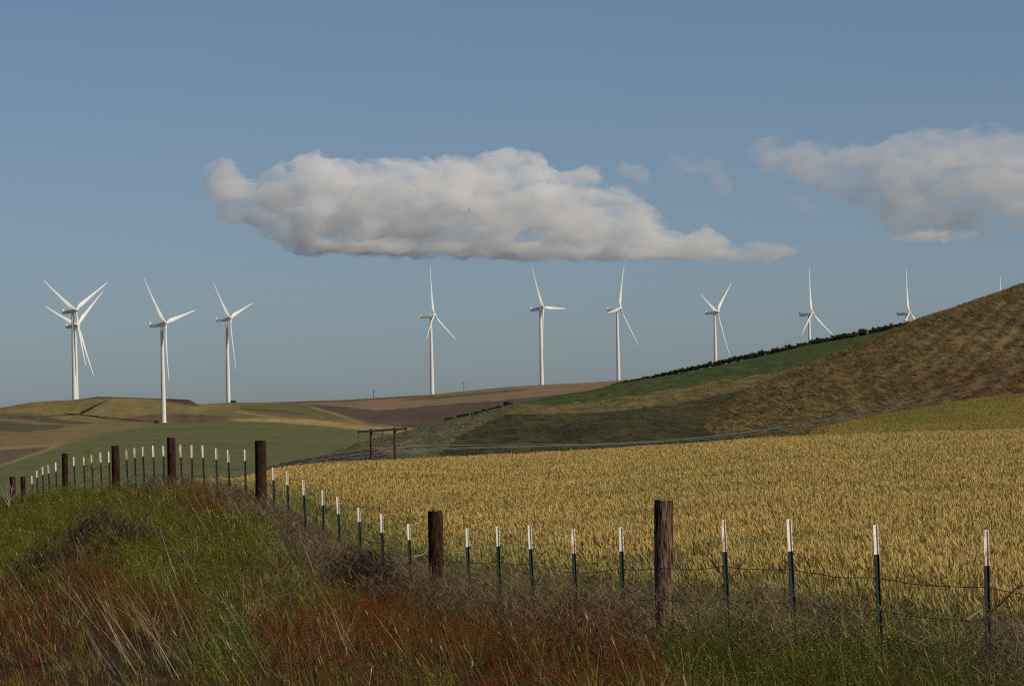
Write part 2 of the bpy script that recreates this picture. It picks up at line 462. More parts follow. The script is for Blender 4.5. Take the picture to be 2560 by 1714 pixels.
def fill(poly, c, c2=None, mix=nb3):
    m = poly_mask(u_, v_, poly); c = np.array(c)
    fcol[m] = (c * (1 - mix) + np.array(c2 if c2 is not None else c * .8) * mix)[m]
def stroke(pts, w, c):
    m = line_mask(u_, v_, pts, w); fcol[m] = (np.array(c) * (.85 + .3 * nb3))[m]
# ploughed field: light stubble crest, dark tilled slope
fill([(740,1010),(760,990),(1100,970),(1274,955),(1700,930),(1700,1100),(1029,1100),(930,1060),(872,1046),(796,1022)], (.19,.135,.080), (.15,.105,.062))
fill([(770,1010),(800,1012),(860,1017),(945,1026),(1083,1013),(1274,998),(1427,984),(1600,975),(1700,1100),(1029,1100),(1029,1069),(930,1059),(872,1046),(796,1022)], (.085,.060,.046), (.068,.048,.038))
stroke([(700,1007),(853,1003),(960,996),(1083,990)], 2.2, (.10,.075,.04))
fill([(960,1003),(1083,992),(1274,974),(1330,971),(1300,977),(1100,996)], (.085,.08,.03))
# mesa ends
fill([(196,999),(217,992),(242,986),(290,986),(376,990),(400,997),(300,995),(240,996)], (.06,.045,.03))
fill([(395,995),(472,995),(486,1001),(500,1016),(470,1012),(430,1004),(395,999)], (.055,.038,.032))
fill([(395,1034),(470,1034),(560,1040),(620,1045),(590,1051),(500,1054),(395,1054),(300,1052),(300,1046)], (.085,.06,.04), (.10,.072,.045))
fill([(-60,1033),(40,1033),(110,1040),(160,1050),(230,1056),(250,1060),(150,1061),(60,1052),(-60,1045)], (.085,.066,.042), (.07,.058,.036))
stroke([(-60,1046),(0,1046),(60,1050),(120,1058),(190,1062),(280,1058)], 1.6, (.16,.12,.06))
fill([(-60,1050),(20,1053),(80,1060),(160,1061),(150,1070),(60,1080),(20,1078),(-60,1070)], (.06,.062,.028), (.08,.072,.034))
fill([(-60,1075),(60,1082),(150,1072),(280,1060),(400,1057),(300,1076),(215,1096),(143,1116),(42,1150),(-60,1175)], (.165,.12,.055), (.13,.10,.045))
fill([(-60,1128),(60,1120),(145,1115),(80,1137),(42,1148),(-60,1172)], (.085,.065,.04), (.11,.08,.05))
stroke([(-60,1130),(0,1122),(60,1116),(150,1110)], 3.0, (.20,.155,.07))
# green field
gf = [(-80,1180),(0,1164),(42,1150),(143,1115),(215,1096),(299,1075),(403,1057),(508,1054),(700,1056),(815,1066),(891,1075),(987,1085),(1030,1100),(900,1300),(-80,1300)]
fill(gf, (.100,.104,.040), (.085,.090,.034), n3)
stroke([(-60,1180),(0,1164),(42,1150),(143,1115)], 3.0, (.19,.15,.065))
# straw strips right of the green field
fill([(560,1047),(700,1045),(776,1048),(914,1064),(1037,1070),(1060,1078),(987,1084),(891,1074),(815,1065),(700,1055),(600,1052)], (.27,.20,.085), (.22,.16,.07))
stroke([(590,1028),(640,1036),(700,1044)], 2.4, (.22,.165,.07))
stroke([(780,1020),(830,1032),(872,1046),(905,1056)], 3.0, (.20,.15,.065))
fill([(590,1012),(700,1009),(760,1012),(840,1036),(880,1050),(800,1046),(700,1038),(620,1024)], (.085,.083,.034), (.12,.10,.042))
stroke([(600,1020),(680,1026),(760,1034)], 1.8, (.06,.06,.026))
stroke([(780,1018),(826,1030),(868,1044),(900,1055)], 2.6, (.20,.15,.065))
def blur(A, nu, ny):
    for ax_, n_ in ((0, nu), (1, ny)):
        k = np.hanning(2 * n_ + 3)[1:-1]; k /= k.sum()
        pd = [(0, 0)] * 3; pd[ax_] = (n_, n_); B = np.pad(A, pd, mode='edge')
        A = sum(k[i] * np.take(B, np.arange(i, i + A.shape[ax_]), axis=ax_) for i in range(2 * n_ + 1))
    return A
fcol = blur(fcol, 3, 1) * 1.08
streak = fbm(ax * .012, ay * .08, 57, 4)[..., None]
fcol = fcol * (.80 + .40 * streak) * (.9 + .2 * fbm(ax * .15, ay * .04, 58, 3)[..., None])
M_far = attr_mat('distant_fields', noise_scale=.12, noise_amt=.22, bump=.5, bump_dist=2.5)
fmesh = np_mesh('hills', np.stack([ax, ay, az], -1).reshape(-1, 3), far.faces(), fcol.reshape(-1, 3), smooth=True)
tag(link_mesh('hills', fmesh, M_far), kind='structure')

# ------------------------------------------------------------------ wind turbines
M_white = simple_mat('turbine_paint', (.68, .67, .64), rough=.45, noise=.06, scale=.12, spec=.4)
def tower_mesh():
    mb = MB(); rs = []
    for z, r in [(-6, 1.95), (0, 1.95), (.4, 1.95), (18, 1.82), (38, 1.62), (58, 1.35), (75.4, 1.12)]:
        rs.append([Vector((r * math.cos(a), r * math.sin(a), z)) for a in [2 * math.pi * k / 32 for k in range(32)]])
    mb.loft(rs)
    for z, r in [(25, 1.79), (50, 1.49)]:   # flange rings
        mb.tube([(0, 0, z), (0, 0, z + .25)], [r + .05] * 2, 32)
    mb.tube([(0, 0, -1), (0, 0, .35)], [2.6, 2.6], 24)
    return mb.mesh('tower', True)
def nacelle_mesh():
    mb = MB(); rings = []
    for x, hw, zb, zt in [(-10.6, 1.0, -.7, 1.0), (-10.4, 1.25, -1.05, 1.35), (-7, 1.55, -1.45, 1.5), (-2, 1.65, -1.7, 1.6), (1.0, 1.6, -1.65, 1.55), (2.2, 1.3, -1.3, 1.3)]:
        c = .35
        rings.append([Vector(p) for p in [(x, -hw + c, zb), (x, hw - c, zb), (x, hw, zb + c), (x, hw, zt - c), (x, hw - c, zt), (x, -hw + c, zt), (x, -hw, zt - c), (x, -hw, zb + c)]])
    mb.loft(rings)
    return mb.mesh('nacelle', True, 30)
def fin_mesh():
    mb = MB()
    mb.box(-10.9, -10.0, -1.2, 1.2, 1.3, 3.2)
    mb.tube([(-9.2, .6, 1.4), (-9.2, .6, 3.0)], [.06, .05], 6); mb.tube([(-9.2, -.6, 1.4), (-9.2, -.6, 3.0)], [.06, .05], 6)
    mb.box(-9.5, -8.9, .5, .7, 2.95, 3.05); mb.box(-9.5, -8.9, -.7, -.5, 2.95, 3.05)
    return mb.mesh('cooler_fin')
def hub_mesh():
    mb = MB(); rs = []
    for x, r in [(-1.5, 1.45), (-.6, 1.6), (.6, 1.55), (1.5, 1.2), (2.1, .75), (2.4, .25)]:
        rs.append([Vector((x, r * math.cos(a), r * math.sin(a))) for a in [2 * math.pi * k / 20 for k in range(20)]])
    mb.loft(rs)
    return mb.mesh('hub', True)
def blade_mesh(Rr=48.0):
    mb = MB(); rs = []
    #      r/R,  chord, thickness, twist(deg)
    for t, c, th, tw in [(.02, 1.9, 1.9, 0), (.05, 1.9, 1.9, 0), (.09, 2.3, 1.6, 14), (.14, 3.0, 1.1, 13), (.20, 3.35, .8, 11), (.30, 2.95, .6, 8), (.42, 2.4, .45, 6), (.55, 1.9, .34, 4), (.7, 1.45, .24, 2.5), (.84, 1.05, .17, 1), (.94, .75, .12, 0), (.985, .5, .08, 0), (1.0, .15, .04, 0)]:
        z = t * Rr; pre = 3.6 * t ** 1.6; ring = []
        a0 = math.radians(tw)
        for k in range(14):
            a = 2 * math.pi * k / 14
            cy = math.cos(a) * c / 2; cx = math.sin(a) * th / 2 * (1 if t < .06 else (.75 + .45 * math.cos(a)))
            if t > .06: cy -= c * .18
            y = cy * math.cos(a0) - cx * math.sin(a0); x = cy * math.sin(a0) + cx * math.cos(a0)
            ring.append(Vector((x + pre, y, z)))
        rs.append(ring)
    mb.loft(rs)
    return mb.mesh('blade', True, 60)
TW, NA, FI, HU, BL = tower_mesh(), nacelle_mesh(), fin_mesh(), hub_mesh(), blade_mesh()
for me in (TW, NA, FI, HU, BL): me.materials.append(M_white)
HUBH = 77.0; TILT = math.radians(7)
#        hub u, hub v, blade px, theta, k, label
TURB = [
 (190.0, 775.4, 143, -60.0, .64, 'white turbine leftmost on the hills, blades in a wide Y, in front of another'),
 (195.4, 812.0, 133, 49.0, .66, 'white turbine whose tower hides behind the leftmost turbine, lower hub and blades showing'),
 (414.6, 808.5, 153, -43.5, .474, 'largest white turbine, standing on the edge of the green field, blade shadow on its tower'),
 (576.0, 795.7, 134.5, -47.5, .41, 'white turbine right of the green field turbine, dark box beside its foot'),
 (1085.5, 787.5, 126.7, -1.6, .34, 'white turbine on the ploughed crest, one blade straight up and two hanging low'),
 (1359.2, 769.8, 122.4, -30.0, .395, 'white turbine at the right end of the ploughed crest, one blade level to the right'),
 (1551.0, 770.3, 119, 22.5, .36, 'white turbine rising where the green hillside begins, one blade lying along its nacelle'),
 (1794.5, 779.0, 116, 50.4, .41, 'white turbine behind the start of the hedge, two blades up in a V'),
 (2030.7, 783.0, 115, 0.5, .41, 'white turbine behind the middle of the hedge, blade tip touching the shrubs'),
 (2273.3, 781.8, 110, -0.5, .40, 'white turbine mostly behind the brown hill, only nacelle and upper blades showing'),
 (2505.8, 794.0, 105, 2.5, .40, 'white turbine hidden by the brown hill with only one upright blade tip showing')]
TGRP = 'white wind turbines along the ridge'
for hu, hv, lp, th, k, label in TURB:
    D = 48.0 * FPX / lp
    h = P(hu, hv, D)
    f = Vector((h.x, h.y, 0)).normalized(); r = Vector((f.y, -f.x, 0))
    s_ = math.sqrt(1 - k * k); axis = r * s_ - f * k
    ov = 3.6
    base = Vector((h.x - axis.x * ov, h.y - axis.y * ov, h.z - HUBH - ov * math.sin(TILT)))
    root = empty('wind_turbine', base)
    root.rotation_euler = (0, 0, math.atan2(axis.y, axis.x))
    tag(root, label, 'wind turbine', TGRP)
    o = bpy.data.objects.new('tower', TW); COL.objects.link(o); o.parent = root
    top = Matrix.Translation((0, 0, HUBH)) @ Matrix.Rotation(-TILT, 4, 'Y')
    o = bpy.data.objects.new('nacelle', NA); COL.objects.link(o); o.parent = root; o.matrix_local = top
    g = bpy.data.objects.new('cooler_fin', FI); COL.objects.link(g); g.parent = o
    hubm = top @ Matrix.Translation((ov, 0, 0))
    hb = bpy.data.objects.new('hub', HU); COL.objects.link(hb); hb.parent = root; hb.matrix_local = hubm
    for q in range(3):
        b = bpy.data.objects.new('blade', BL); COL.objects.link(b); b.parent = root
        b.matrix_local = hubm @ Matrix.Rotation(-math.radians(th + 120 * q), 4, 'X')
# transformer boxes at the feet of two turbines
M_box = simple_mat('transformer_paint', (.03, .035, .03), rough=.6)
for u, v, D, w, lab in [(583, 1004.5, 3195, 5.0, 'dark transformer box on the skyline beside a turbine foot'), (392, 1055, 2815, 3.5, 'dark transformer box at the foot of the green field turbine')]:
    p = P(u, v, D); mb = MB()
    p.z = float(far.height(np.array([p.x]), np.array([p.y]))[0])
    mb.box(-w/2, w/2, -1.2, 1.2, -1.0, 1.9); mb.box(-w/2 - .15, w/2 + .15, -1.35, 1.35, 1.9, 2.05); mb.box(-w*.2, w*.2, -1.6, -1.2, .2, 1.5)
    o = mb.build('transformer_box', M_box); o.location = p; tag(o, lab, 'transformer box')

# ------------------------------------------------------------------ vegetation strips
def strips(name, base, d0, bend, length, width, nseg, c0, c1, mat, prof=None, face=None, jit=None):
    """flat ribbons p(t) = base + L (d0 t + bend t^2)"""
    n = len(base); t = np.linspace(0, 1, nseg + 1)
    if face is None:
        a = rng.uniform(0, 2 * np.pi, n); wv = np.stack([np.cos(a), np.sin(a), np.zeros(n)], 1)
    else: wv = face
    prof = np.asarray(prof if prof is not None else 1 - t ** 1.6 * .92)
    pts = base[:, None] + length[:, None, None] * (d0[:, None] * t[None, :, None] + bend[:, None] * (t ** 2)[None, :, None])
    off = wv[:, None] * (width[:, None] * prof[None])[..., None] * .5
    V = np.stack([pts - off, pts + off], 2).reshape(-1, 3)          # n, nseg+1, 2
    c = c0[:, None] * (1 - t)[None, :, None] + c1[:, None] * t[None, :, None]
    C = np.repeat(c[:, :, None], 2, 2).reshape(-1, 3)
    k = (np.arange(n) * (nseg + 1) * 2)[:, None] + (np.arange(nseg) * 2)[None]
    k = k.ravel()
    F = np.stack([k, k + 1, k + 3, k + 2], 1)
    return V, F, C

def merge(parts):
    V, F, C, b = [], [], [], 0
    for v, f, c in parts: V.append(v); F.append(f + b); C.append(c); b += len(v)
    return np.concatenate(V), np.concatenate(F), np.concatenate(C)

def flecks(base, size, c, squash=.6):
    """small randomly turned leaf-sized quads"""
    n = len(base)
    a = rng.normal(size=(n, 3)); a /= np.linalg.norm(a, axis=1)[:, None]
    b = rng.normal(size=(n, 3)); b -= a * (a * b).sum(1)[:, None]; b /= np.linalg.norm(b, axis=1)[:, None]
    a = a * size[:, None] * .5; b = b * size[:, None] * .5 * squash
    V = np.stack([base - a, base - b * 1.0, base + a, base + b], 1).reshape(-1, 3)
    F = np.arange(n * 4).reshape(-1, 4)
    return V, F, np.repeat(c, 4, 0)

def unit(v): return v / np.linalg.norm(v, axis=1)[:, None]
def varc(c, n, amt=.2, hue=.06):
    c = np.asarray(c, float)
    b = 1 + rng.normal(0, amt, (n, 1)); h = 1 + rng.normal(0, hue, (n, 3))
    return np.clip(c * np.clip(b, .35, 1.9) * h, .002, .9)

M_plant = attr_mat('plant_blades', rough=.85, transl=.2)
M_dry = attr_mat('dry_stalks', rough=.8, transl=.08)

# ---- wheat
def scatter_near(n, y0, y1, ulo=-60, uhi=2640, power=1.0):
    """points in the view fan with density falling with distance"""
    y = (y0 ** power + rng.random(n) * (y1 ** power - y0 ** power)) ** (1 / power)
    U = rng.uniform(ulo, uhi, n)
    return (U - 1280) / FPX * y, y
N = 720000
x, y = scatter_near(N, 33, 172, 480, 2700, 1.35)
m = (field_inner(x, y) > rng.normal(0, .12, N)) & ((y < 116) | (x > -11))
x, y = x[m], y[m]; n = len(x)
z = near.height(x, y)
cl = fbm(x * 2.2, y * 1.1, 61, 3); cl2 = fbm(x * .35, y * .18, 62, 3)
edge = sstep(0, 1.6, field_inner(x, y) + (cl - .5) * 1.2)
H = WH * (.90 + .10 * cl + rng.normal(0, .035, n)) * (.75 + .25 * edge)
bands = .82 + .36 * fbm(x * .12, y * .35 + x * .05, 66, 3)
tall = rng.random(n) < .012; H[tall] *= rng.uniform(1.04, 1.16, tall.sum())
base = np.stack([x, y, z - .03], 1)
lean = np.stack([rng.normal(-.03, .11, n), rng.normal(0, .11, n), np.ones(n)], 1)
d0 = unit(lean)
wind = np.stack([rng.normal(-.05, .10, n), rng.normal(0, .10, n), -rng.random(n) * .04], 1)
gr = np.clip(sstep(.5, .74, cl2) * .45 + (1 - edge) * .8 + rng.normal(.08, .16, n), 0, 1)[:, None]
stem_c = varc([.28, .195, .06], n, .18) * (1 - gr) + varc([.10, .115, .028], n, .25) * gr
ear_c = varc([.45, .32, .105], n, .13) * (1 - gr * .8) + varc([.24, .22, .07], n, .22) * gr * .8
wz = np.interp(y, [35, 60, 170], [1, 1.15, 1.7]); ear_c = ear_c * bands[:, None]; stem_c = stem_c * bands[:, None]
st = strips('s', base, d0, wind, H * .86, .010 * wz, 2, stem_c, stem_c * 1.15, None, prof=[1, .9, .6])
tipb = base + (H * .86)[:, None] * (d0 + wind)
ed = unit(d0 + wind * 2 + rng.normal(0, .16, (n, 3)))
ear = strips('e', tipb, ed, rng.normal(0, .12, (n, 3)), rng.uniform(.055, .10, n), rng.uniform(.009, .014, n) * wz, 2, ear_c, ear_c * 1.05, None, prof=[.55, 1, .12])
q = rng.random(n) < .6; nq = q.sum()
lb = base[q] + (H[q] * rng.uniform(.35, .8, nq))[:, None] * d0[q]
ld = unit(np.stack([rng.normal(0, .8, nq), rng.normal(0, .8, nq), rng.uniform(.3, 1, nq)], 1))
leaf = strips('l', lb, ld, np.tile([0, 0, -.5], (nq, 1)), rng.uniform(.12, .26, nq), .012 * wz[q], 2, stem_c[q] * 1.1, stem_c[q] * 1.5, None)
V, F, C = merge([st, ear, leaf])
o = link_mesh('wheat', np_mesh('wheat', V, F, C), M_dry)
tag(o, 'ripe golden wheat standing beyond the fence, thinning to green at its near edge', 'wheat', kind='stuff')
# far wheat rise: low stubby tips
N = 110000
y = 185 + rng.random(N) ** .8 * 240; U = rng.uniform(1850, 2650, N); x = (U - 1280) / FPX * y
m = y < pY(U) + 14; x, y = x[m], y[m]; n = len(x)
z = near.height(x, y); c2 = fbm(x * .25, y * .08, 63, 3)
gr = sstep(.4, .62, c2)[:, None] * .8
cc = varc([.205, .165, .042], n, .12) * (1 - gr) + varc([.125, .130, .030], n, .12) * gr
st = strips('s', np.stack([x, y, z - .15], 1), unit(np.stack([rng.normal(0, .1, n), rng.normal(0, .1, n), np.ones(n)], 1)), rng.normal(0, .05, (n, 3)), rng.uniform(.2, .25, n), rng.uniform(.05, .09, n), 1, cc, cc * 1.1, None, prof=[1, .4])
o = link_mesh('wheat', np_mesh('wheat', *st), M_dry)
tag(o, 'smooth golden green wheat on the rise beyond the near crest, under the brown hill', 'wheat', kind='stuff')

# long bent grass where the crop ends at the fence
y = rng.uniform(29, 100, 26000); off = rng.uniform(0, 1, 26000) ** 1.4 * np.interp(y, [29, 60, 100], [1.6, 1.6, 1.6]); x = wheat_edge(y) - .75 + off
z = near.height(x, y); n = len(x); c = varc([.15, .15, .042], n, .3); q = rng.random(n) < .35; c[q] = varc([.32, .26, .11], q.sum(), .25)
V, F, C = strips('f', np.stack([x, y, z], 1), unit(np.stack([rng.normal(0, .45, n), rng.normal(0, .4, n), np.ones(n)], 1)), np.stack([rng.normal(0, .45, n), rng.normal(0, .3, n), -rng.random(n) * .7], 1), rng.uniform(.4, .85, n), rng.uniform(.005, .010, n) * np.interp(y, [29, 100], [1, 1.8]), 4, c, c * 1.2, None)
o = link_mesh('field_edge_grass', np_mesh('field_edge_grass', V, F, C), M_dry)
tag(o, 'long bent green and straw grass between the fence and the wheat', 'grass', kind='stuff')

# ---- tussocks on the hillsides
N = 120000
U = rng.uniform(650, 2640, N); y = rng.uniform(415, 800, N); x = (U - 1280) / FPX * y
dd = near_d = None
def gsample(A, U, Y):
    g = Grid.__new__(Grid); g.U, g.Y, g.Z = h1.U, h1.Y, A
    return g.at(U, Y)
z = gsample(hz, U, y) + EYE
tu, tv = project(x, y, z)
isbr = gsample(d, U, y) > .0
issage = poly_mask(tu, tv, [(500,1300),(500,1190),(700,1140),(830,1100),(987,1060),(1121,1030),(1320,985),(1296,1022),(1250,1040),(1197,1065),(1140,1097),(1098,1136),(1090,1300)])
isgrn = poly_mask(tu, tv, [(1300,1003),(1427,975),(1563,945),(1772,905),(1907,880),(2043,850),(2179,820),(2300,780),(2300,800),(2134,868),(1998,917),(1907,934),(1772,955),(1636,978),(1500,1000),(1389,1013),(1330,1010)]) & ~isbr
keep = ~isgrn & (y < np.where(isbr, sY(U) + 12, tY(U) + 5)) & (isbr | (rng.random(N) < .35))
x, y, z, U, isbr, issage = [a[keep] for a in (x, y, z, U, isbr, issage)]; n = len(x)
base_c = np.stack([gsample(hcol[..., i], U, y) for i in range(3)], 1)
bright = np.where(rng.random(n) < .5, rng.uniform(1.05, 1.6, n), rng.uniform(.65, 1.0, n))
tc = base_c * bright[:, None] * (1 + rng.normal(0, .08, (n, 3)))
tc[isbr] = tc[isbr] * np.array([1.05, 1.02, .95])
sg = issage & (rng.random(n) < .55); tc[sg] = varc([.095, .10, .062], sg.sum(), .3)
tc = np.clip(tc, .005, .6)
parts = []
for k in range(3):
    off = rng.normal(0, .12, (n, 3)) * [1, 1, 0]
    hgt = rng.uniform(.3, .75, n) * np.where(isbr, 1.15, .6)
    dirn = unit(np.stack([rng.normal(-1.1, .45, n), rng.normal(0, .3, n), np.ones(n) * .7], 1))
    fc = unit(np.stack([np.ones(n) * .5, rng.normal(0, .3, n), np.ones(n) * .8], 1))
    parts.append(strips('t', np.stack([x, y, z - .08], 1) + off, dirn, np.tile([-.25, 0, -.2], (n, 1)), hgt, rng.uniform(.07, .17, n), 1, tc, tc * 1.15, None, prof=[1, .25], face=fc))
o = link_mesh('tussock_grass', np_mesh('tussock_grass', *merge(parts)), M_dry)
tag(o, 'dry brown tussocks and grey scrub covering the near hillside', 'tussock grass', kind='stuff')

# ------------------------------------------------------------------ roadside verge
def verge_ok(x, y, slack=.0): return x < fence_x(y) + slack
def blobs(u, v, lst):
    r = np.zeros(u.shape)
    for (cu, cv, ru, rv, a) in lst: r = np.maximum(r, a * np.exp(-(((u - cu) / ru) ** 2 + ((v - cv) / rv) ** 2)))
    return r
RUST = [(520,1258,60,20,.9),(240,1440,70,45,.7),(150,1400,60,25,.45),(60,1550,120,50,.8),(250,1520,160,35,.7),(430,1510,130,32,.8),(60,1690,120,50,.7),(900,1515,140,26,.8),
        (760,1560,100,40,1.0),(1000,1560,170,45,1.0),(1200,1640,240,60,1.15),(1500,1640,170,60,1.1),(720,1690,170,40,.8),(1330,1540,100,30,.5),(1480,1560,90,45,.9),(850,1255,40,15,.5),(760,1270,40,20,.4),(2080,1560,90,20,.25),(1650,1690,100,30,.5)]
GREEN = [(100,1250,180,70,1),(350,1300,220,50,.8),(60,1350,160,60,.9),(500,1390,220,60,1.1),(650,1330,130,50,1),(420,1440,160,40,.9),(570,1600,80,70,1.3),(870,1470,60,35,1.0),(700,1400,90,50,.6),(1900,1620,300,60,1.2),(2250,1650,350,70,1.3),(2450,1600,200,60,1.1),
         (1750,1600,120,50,.9),(1060,1690,90,50,.6),(1270,1500,130,30,.5),(1500,1480,120,40,.6),(1680,1480,60,30,.6),(430,1210,60,25,.5),(30,1650,60,40,.3)]
GREY = [(620,1230,130,40,1.1),(450,1210,130,28,.8),(300,1195,120,18,.6),(760,1300,110,60,.9),(850,1380,120,60,1.2),(1000,1420,120,60,1.3),(1200,1450,180,50,1.3),(1450,1460,200,55,1.3),(1700,1480,180,60,1.4),(1950,1490,200,55,1.4),(2200,1500,200,50,1.4),(2480,1500,160,60,1.4),
        (700,1450,120,50,.7),(200,1300,130,18,.4),(1050,1500,120,30,.5)]
DARK = [(900,1420,60,35,1),(710,1640,60,30,.8),(1350,1670,70,30,.6)]
def zones(x, y, z, hh=.3):
    u, v = project(x, y, z + hh)
    ju = u + (fbm(x * 1.1, y * .6, 71, 3) - .5) * 160; jv = v + (fbm(x * 1.1, y * .6, 72, 3) - .5) * 60
    return u, v, blobs(ju, jv, RUST), blobs(ju, jv, GREEN), blobs(ju, jv, GREY)

def mound(x, y): return .22 + 1.35 * sstep(.30, .68, fbm(x * .95 + 7, y * .5, 91, 3))
def verge_scatter(N, y0=21, y1=140, power=1.0, slack=.3):
    x, y = scatter_near(N, y0, y1, -120, 2700, power)
    m = verge_ok(x, y, slack); x, y = x[m], y[m]
    return x, y, near.height(x, y)

# base grass, olive to green
x, y, z = verge_scatter(560000, 21, 142, 1.2)
u, v, zr, zg, zy = zones(x, y, z)
keep = rng.random(len(x)) < np.clip(.65 + .45 * zg - .2 * zr - .15 * zy, .25, 1)
x, y, z, zr, zg, zy = [a[keep] for a in (x, y, z, zr, zg, zy)]; n = len(x)
cl = fbm(x * 1.6, y * .9, 73, 3)
hh = (.07 + .15 * cl) * rng.uniform(.6, 1.2, n) * (.5 + .5 * mound(x, y))
wg = np.clip(zg * 1.1 + (cl - .5) * .8, 0, 1)[:, None]
c0 = varc([.078, .052, .017], n, .45) * (1 - wg) + varc([.085, .092, .012], n, .4) * wg
c0 = c0 * (1 - .45 * np.clip(zr, 0, 1))[:, None] * np.array([1.0, .9, .75])
dry = (rng.random(n) < .16)[:, None]
c0 = np.where(dry, varc([.20, .145, .055], n, .3), c0)
wz = np.interp(y, [21, 60, 140], [1, 1.5, 2.4])
g1 = strips('g', np.stack([x, y, z - .03], 1), unit(np.stack([rng.normal(-.12, .3, n), rng.normal(0, .3, n), np.ones(n)], 1)), np.stack([rng.normal(-.1, .25, n), rng.normal(0, .2, n), -rng.random(n) * .35], 1), hh * 1.2, rng.uniform(.004, .008, n) * wz, 2, c0 * .9, c0 * 1.25, None)
V, F, C = g1
tag(link_mesh('grass', np_mesh('grass', V, F, C), M_plant), 'olive and green rough grass covering the roadside bank', 'grass', kind='stuff')

# bunch grasses: blades fanning out of one root
xc, yc, zc = verge_scatter(7500, 21, 120, 1.0, .1)
u, v, zr, zg, zy = zones(xc, yc, zc)
kp = rng.random(len(xc)) < (.3 + .6 * sstep(.35, .6, fbm(xc * .7, yc * .4, 77, 3))) * (1 - .8 * np.clip(zr, 0, 1)); xc, yc, zc, zg, zr = [a[kp] for a in (xc, yc, zc, zg, zr)]
k = 30; nn = len(xc); idx = np.repeat(np.arange(nn), k); n = nn * k
cs_ = rng.random(nn); cb = np.where(cs_[:, None] < (.30 + .3 * zg)[:, None], varc([.10, .108, .020], nn, .25), np.where(cs_[:, None] < .75, varc([.155, .110, .040], nn, .25), varc([.115, .058, .020], nn, .25)))
cc = cb[idx] * np.clip(1 + rng.normal(0, .3, (n, 1)), .4, 1.8)
ang = rng.uniform(0, 2 * np.pi, n); sp = rng.random(n) ** .7 * .75
d0 = unit(np.stack([np.cos(ang) * sp - .12, np.sin(ang) * sp, np.ones(n)], 1))
g2 = strips('g', np.stack([xc, yc, zc], 1)[idx] + rng.normal(0, .03, (n, 3)) * [1, 1, 0], d0, np.stack([np.cos(ang) * sp * .5 - .08, np.sin(ang) * sp * .5, -rng.random(n) * .45], 1), (rng.uniform(.18, .42, nn) * mound(xc, yc))[idx] * rng.uniform(.6, 1.2, n), rng.uniform(.004, .008, n) * np.interp(yc[idx], [21, 60, 120], [1, 1.5, 2.2]), 3, cc * .95, cc * 1.2, None)
tag(link_mesh('bunch_grass', np_mesh('bunch_grass', *g2), M_plant), 'tufts of bunch grass, green, straw and russet, scattered over the bank', 'grass', kind='stuff')

def plants(xc, yc, zc, hgt, rad, per, size, c, ctip=None, top=.2):
    """leafy fine-textured weeds: flecks crowded along several thin leaning stems"""
    n = len(xc); k = per
    idx = np.repeat(np.arange(n), k)
    t = rng.random(n * k) ** .7
    stem = rng.integers(0, 6, n * k)
    sa = (idx * 2.399 + stem * 1.047)
    sl = rad[idx] * t * (.5 + .5 * hash2(idx.astype(float), stem.astype(float), 5))
    px = xc[idx] + np.cos(sa) * sl + rng.normal(0, .018, n * k) * (1 + t) - hgt[idx] * t * .12
    py = yc[idx] + np.sin(sa) * sl + rng.normal(0, .018, n * k)
    pz = zc[idx] + hgt[idx] * t * (1 - .25 * hash2(idx.astype(float), stem.astype(float), 9)) + rng.normal(0, .012, n * k)
    cc = c[idx] * np.clip(1 + rng.normal(0, .3, (n * k, 1)), .3, 2)
    if ctip is not None:
        m = (t > 1 - top) & (rng.random(n * k) < .5); cc[m] = ctip[idx][m] * np.clip(1 + rng.normal(0, .2, (m.sum(), 1)), .4, 1.6)
    return flecks(np.stack([px, py, pz], 1), size[idx] * rng.uniform(.6, 1.4, n * k), cc)
def stems_of(xc, yc, zc, hgt, rad, c, w=.0022, per=2):
    n = len(xc); idx = np.repeat(np.arange(n), per); st = np.tile(np.arange(per), n)
    sa = idx * 2.399 + st * 1.047; f = rad[idx] * (.5 + .5 * hash2(idx.astype(float), st.astype(float), 5)) / hgt[idx]
    d0 = np.stack([np.cos(sa) * f - .12, np.sin(sa) * f, np.ones(len(idx))], 1)
    return strips('st', np.stack([xc, yc, zc], 1)[idx], d0, np.zeros((len(idx), 3)), hgt[idx] * .95, np.full(len(idx), w), 1, c[idx], c[idx], None, prof=[1, .4])

# rust-red weeds
x, y, z = verge_scatter(60000, 21, 120, 1.1, 0)
u, v, zr, zg, zy = zones(x, y, z, .25)
keep = rng.random(len(x)) < np.clip((zr * 1.35 - zg * .5 - .12) * sstep(.30, .52, fbm(x * .8 + 3, y * .45, 95, 3)), .004, 1)
x, y, z = x[keep], y[keep], z[keep]; n = len(x)
hh = rng.uniform(.25, .52, n) * mound(x, y); c = varc([.135, .034, .007], n, .42, .12)
b2 = rng.random(n) < .22; c[b2] = varc([.12, .065, .018], b2.sum(), .3)
a = plants(x, y, z, hh, rng.uniform(.06, .15, n), 60, np.interp(y, [21, 60, 120], [.009, .015, .027]), c)
s = stems_of(x, y, z, hh, np.full(n, .1), c * .9)
tag(link_mesh('red_weeds', np_mesh('red_weeds', *merge([a, s])), M_plant), 'low rust red weeds in drifts across the roadside bank', 'weeds', kind='stuff')
print('red', n)
